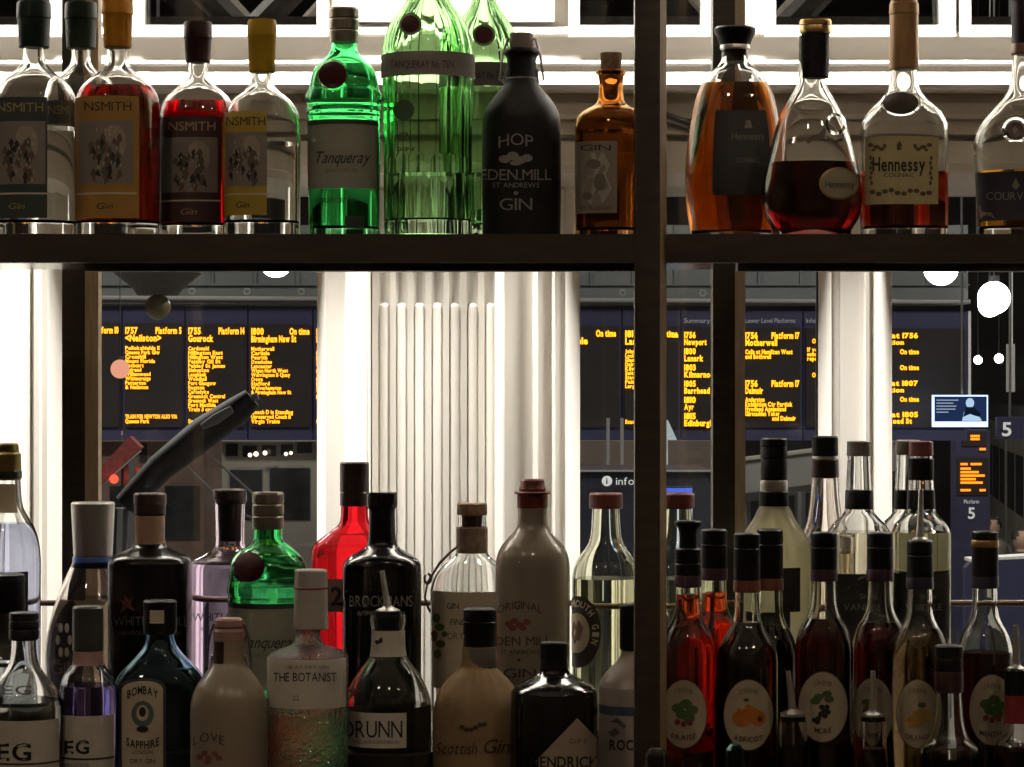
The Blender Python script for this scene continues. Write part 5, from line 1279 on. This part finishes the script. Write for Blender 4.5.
def f_leaf(b, x, y, L):
    b.polys([ellipse_pts(x + dx, y + dy, 6, 5, 9) for dx, dy in ((-6, -6), (2, -10), (8, -4), (-2, 0), (5, 4))], GREENINK, 'leaf_print', .0013, L); b.polys([ellipse_pts(x + dx, y + dy, 3, 3, 8) for dx, dy in ((-6, 8), (0, 10), (6, 9))], REDINK, 'berry_print', .0016, L)
def f_apricot(b, x, y, L):
    b.polys([ellipse_pts(x - 6, y + 3, 10, 9, 14), ellipse_pts(x + 9, y + 3, 8, 8, 14), [(x - 12, y - 6), (x, y - 11), (x + 10, y - 5), (x, y)]], ORINK, 'apricot_print', .0013, L); b.polys([ellipse_pts(x + 11, y + 4, 2.6, 3, 8)], pbr('brown_ink', (0, 0, 0)), 'stone_print', .0016, L); b.polys([ellipse_pts(x - 2, y - 15, 3, 2, 8)], GREENINK, 'leaf_print', .0016, L)
def f_grape(b, x, y, L):
    b.polys([ellipse_pts(x + dx, y + dy, 2.7, 2.7, 8) for dx, dy in ((-1, 0), (4, 0), (1, 4), (5, 5), (-2, 7), (2, 9), (-4, 11), (-8, 13), (-5, 15))], INK, 'berry_print', .0013, L); b.polys([ellipse_pts(x + dx, y + dy, 5, 3.6, 8) for dx, dy in ((-4, -10), (4, -13), (6, -8), (-7, -6))], GREENINK, 'leaf_print', .0016, L)
def f_lemon(b, x, y, L):
    b.polys([ellipse_pts(x + 4, y + 2, 10, 7, 12), ellipse_pts(x - 4, y + 8, 9, 6, 12)], pbr('yellow_ink', (0.40, 0.24, 0.05), 0.7), 'fruit_print', .0013, L); b.polys([ellipse_pts(x + 4, y - 9, 4, 3, 8)], GREENINK, 'leaf_print', .0016, L)
def f_peach(b, x, y, L):
    b.polys([ellipse_pts(x - 3, y, 7, 8, 12), ellipse_pts(x + 6, y + 5, 6, 6, 12)], pbr('brown_fruit_ink', (0.16, 0.06, 0.04), 0.7), 'fruit_print', .0013, L); b.polys([ellipse_pts(x - 6, y - 10, 5, 3, 8)], GREENINK, 'leaf_print', .0016, L)
b = creme(688, 3.180, CT, 548, 29, L_RASP, 594, 'bright red liqueur bottle with flat black pourer beside the front post', PURB, (684, 714, 23, 35), f_leaf, 'FRAISE', tall=38)
b.cap([(520.5, 12), (522, 13.5), (526, 13.2), (528, 10), (534, 8.5), (548, 9)], BLKCAP, 'pourer_cap')
creme(714, 3.262, CT, 529, 27, L_RASP, 592, 'red liqueur bottle standing behind the bright red one', PURB, tall=50)
creme(747, 3.178, CT, 533, 31, tinted('apricot_dark', (38, 150, 150)), 622, 'dark red liqueur bottle with orange apricot label', REDB, (748.5, 715, 25, 36), f_apricot, 'ABRICOT', tall=58)
creme(770, 3.255, CT, 529, 28, L_BLACK, 628, 'dark liqueur bottle with russet band behind the apricot one', REDB, tall=60)
creme(824, 3.180, CT, 532, 29, L_BLACK, 618, 'black liqueur bottle with leafy blackberry label', PURB, (823, 707, 25, 36), f_grape, 'MÛRE', tall=48)
creme(880, 3.235, CT, 532, 28, L_BLACK, 622, 'black liqueur bottle with brown fruit label behind a pourer', PURB, (873, 712, 21, 35), f_peach, 'PÊCHE'.replace('Ê', 'E'), tall=48)
b = creme(920, 3.180, CT, 540, 28, tinted('smoky_liqueur', (45, 55, 70)), 628, 'smoky liqueur bottle with steel pourer and yellow fruit label', NAVB, (918, 714, 22, 35), f_lemon, 'ORANGE', tall=48); b.pourer(490, 538, 8, 1)
creme(985, 3.190, CT, 531, 28, tinted('mint_dark', (95, 160, 160)), 652, 'half empty dark liqueur bottle with gold ringed cap', NAVB, (992, 710, 23, 36), f_leaf, 'MENTHE', ring=True, tall=56)

LEMONG = cloudy('cloudy_lemon_bottle', (0.97, 0.92, 0.66))
G3 = 'tall syrup bottles on the rear step'
b = Bottle('syrup_bottle', 'cloudy pale lemon bottle with ribbed black cap', 774, 3.362, TT, [(478, 13), (506, 14), (510, 17), (518, 20), (530, 29), (542, 35), (556, 37), (745, 37)], G3).solid(LEMONG)
ribcap(b, [(438, 12), (439.5, 13.4), (446, 13.6), (447, 12.6), (450, 13.6), (458, 13.6), (459, 12.8), (462, 13.6), (480, 13.4)]); b.cap([(480.5, 13.3), (481, 13.8), (490, 13.8), (491, 13.3)], STEEL, 'clear_ring'); b.cap([(491, 13.6), (492, 14.5), (505, 15), (508, 14.2)], BLKCAP, 'neck_band')
L = b.label(778, 800, 568, 612, paper('black_matt', (0, 0, 0))); b.label(745, 790, 612, 700, paper('black_matt', (0, 0, 0)), 'lower_label')
b = Bottle('syrup_bottle', 'rosy clear syrup bottle with double black cap between two others', 825, 3.440, TT, [(476, 13), (500, 14.5), (522, 17.5), (532, 22), (545, 30), (745, 31)], G3).glass(glass('rosy_clear', (0.93, 0.86, 0.82))).fill(L_PALE, 560)
ribcap(b, [(436, 11.8), (437.5, 13), (455, 13.2), (456, 12.6)]); b.cap([(456, 12.4), (458, 12.8), (459, 12.4)], STEEL, 'clear_ring'); b.cap([(459, 12.8), (460, 13.6), (477, 13.8), (478, 13)], pbr('dark_wine_cap', (0, 0, 0)), 'neck_band')
def syrup(cx, Y, hw, lab, capm, dark, py0=441, lx=True):
    b = Bottle('syrup_bottle', lab, cx, Y, TT, [(455, 11.5), (470, 12), (488, 13), (510, 13.5), (516, 18), (524, 26), (533, hw), (745, hw)], G3, n=3.0, sq=521).glass(CLEAR).fill(L_PALE, 532)
    b.cap([(py0, 11), (py0 + 1, 12), (py0 + 14, 12.4), (py0 + 15, 11.6)], capm)
    if dark: b.cap([(458, 12), (459, 12.8), (479, 12.8), (480, 12)], BLKCAP, 'black_ring')
    b.cap([(490, 13.2), (491, 13.8), (508, 14.2), (509, 13.6)], BLKCAP, 'neck_band')
    L = b.label(cx - hw + 1, cx + hw - 1, 574, 640, paper('black_matt', (0, 0, 0))); b.polys([[(cx - hw + 3, 600), (cx + 2, 576), (cx + 8, 576), (cx - hw + 3, 606)]], paper('drab', (0, 0, 0)), 'diagonal_stripe', parent=L)
    if lx: b.text('VANILLE', cx + 3, 607, 6.5, 36, SILVINK, parent=L, bold=0); b.text('Sirop', cx + 8, 596, 5, 14, SILVINK, parent=L, bold=0)
    return b
syrup(859, 3.362, 31.5, 'clear vanilla syrup bottle with grey translucent cap', pbr('grey_plastic', (0.28, 0.26, 0.24), 0.4), False)
syrup(921, 3.360, 29, 'clear syrup bottle with reddish cap and black ring', pbr('reddish_plastic', (0.24, 0.08, 0.08), 0.4), True)
syrup(908, 3.438, 26, 'clear syrup bottle with pale cap half behind the reddish capped one', pbr('pale_plastic', (0.45, 0.40, 0.36), 0.4), False, 440, False)

G4 = 'small bottles at the very front'
def small(cx, Y, lab, prof, lq, lv, gl=CLEAR):
    return Bottle('pourer_bottle', lab, cx, Y, CT, prof, G4).glass(gl).fill(lq, lv)
b = small(793, 3.122, 'small dark bottle with steel pourer before the blackberry liqueur', [(718, 12), (722, 14), (740, 14), (775, 15), (790, 22), (815, 22)], L_BLACK, 745); b.cap([(714, 10), (716, 12.5), (721, 12.5)], BLKCAP, 'rubber_stopper'); b.pourer(671, 712, 12.5, -5)
b = small(873, 3.125, 'small dark bottle with steel pourer before the brown fruit liqueur', [(718, 12), (722, 13.5), (740, 13.5), (775, 15), (790, 22), (815, 22)], L_BLACK, 748); b.cap([(714, 10), (716, 12), (721, 12)], BLKCAP, 'rubber_stopper'); b.pourer(671, 713, 12, 0)
b = small(949, 3.120, 'squat clear bottle with layered black and wine cap at the front', [(690, 12.5), (706, 13.5), (724, 15), (738, 19), (745, 27), (750, 30), (815, 28)], L_COGD, 756)
b.cap([(645, 12.5), (646.5, 14), (657, 14), (658, 13), (660, 14), (671, 14)], BLKCAP); b.cap([(671, 14), (672, 14.4), (691, 14.4), (692, 13.5)], pbr('dark_wine_cap', (0, 0, 0)), 'neck_band')
b = small(1016, 3.125, 'small bottle with red neck band and pourer at the right edge', [(668, 9), (690, 11), (724, 12), (736, 15), (750, 24), (815, 24)], L_BLACK, 745); b.cap([(668, 9), (670, 11.5), (696, 11.5)], BLKCAP, 'rubber_stopper'); b.label(1001, 1031, 696, 724, pbr('red_band', (0.22, 0.02, 0.025), 0.5), 'neck_label', .0006); b.pourer(625, 667, 9, 0)
# cut glass stoppers standing in front
def crystal(px, top, r, Y, mat, lab):
    c = P(px, top, Y); k = Y / F
    t = thing('cut_glass_stopper', lab, 'stopper', (c.x, Y, CT), 'cut glass stoppers')
    q = MB(); H = c.z - CT
    q.lathe(0, 0, [(0, r * k * .8), (H * .35, r * k * .55), (H * .5, r * k * .5), (H * .62, r * k * .95), (H * .80, r * k), (H * .93, r * k * .95), (H, r * k * .5)], 10); q.build('faceted_glass', mat, t, 0)
    q = MB(); q.lathe(0, 0, [(H * .62, r * k * 1.0), (H * .64, r * k * 1.03), (H * .66, r * k * 1.0)], 10); q.build('collar', STEEL, t, 0)
crystal(657, 748, 13, 3.055 + 0.03, CLEAR, 'clear cut glass stopper at the foot of the front post')
crystal(735, 744, 10, 3.115, glass('teal_crystal', (0.15, 0.75, 0.70)), 'teal cut glass stopper before the apricot liqueur')
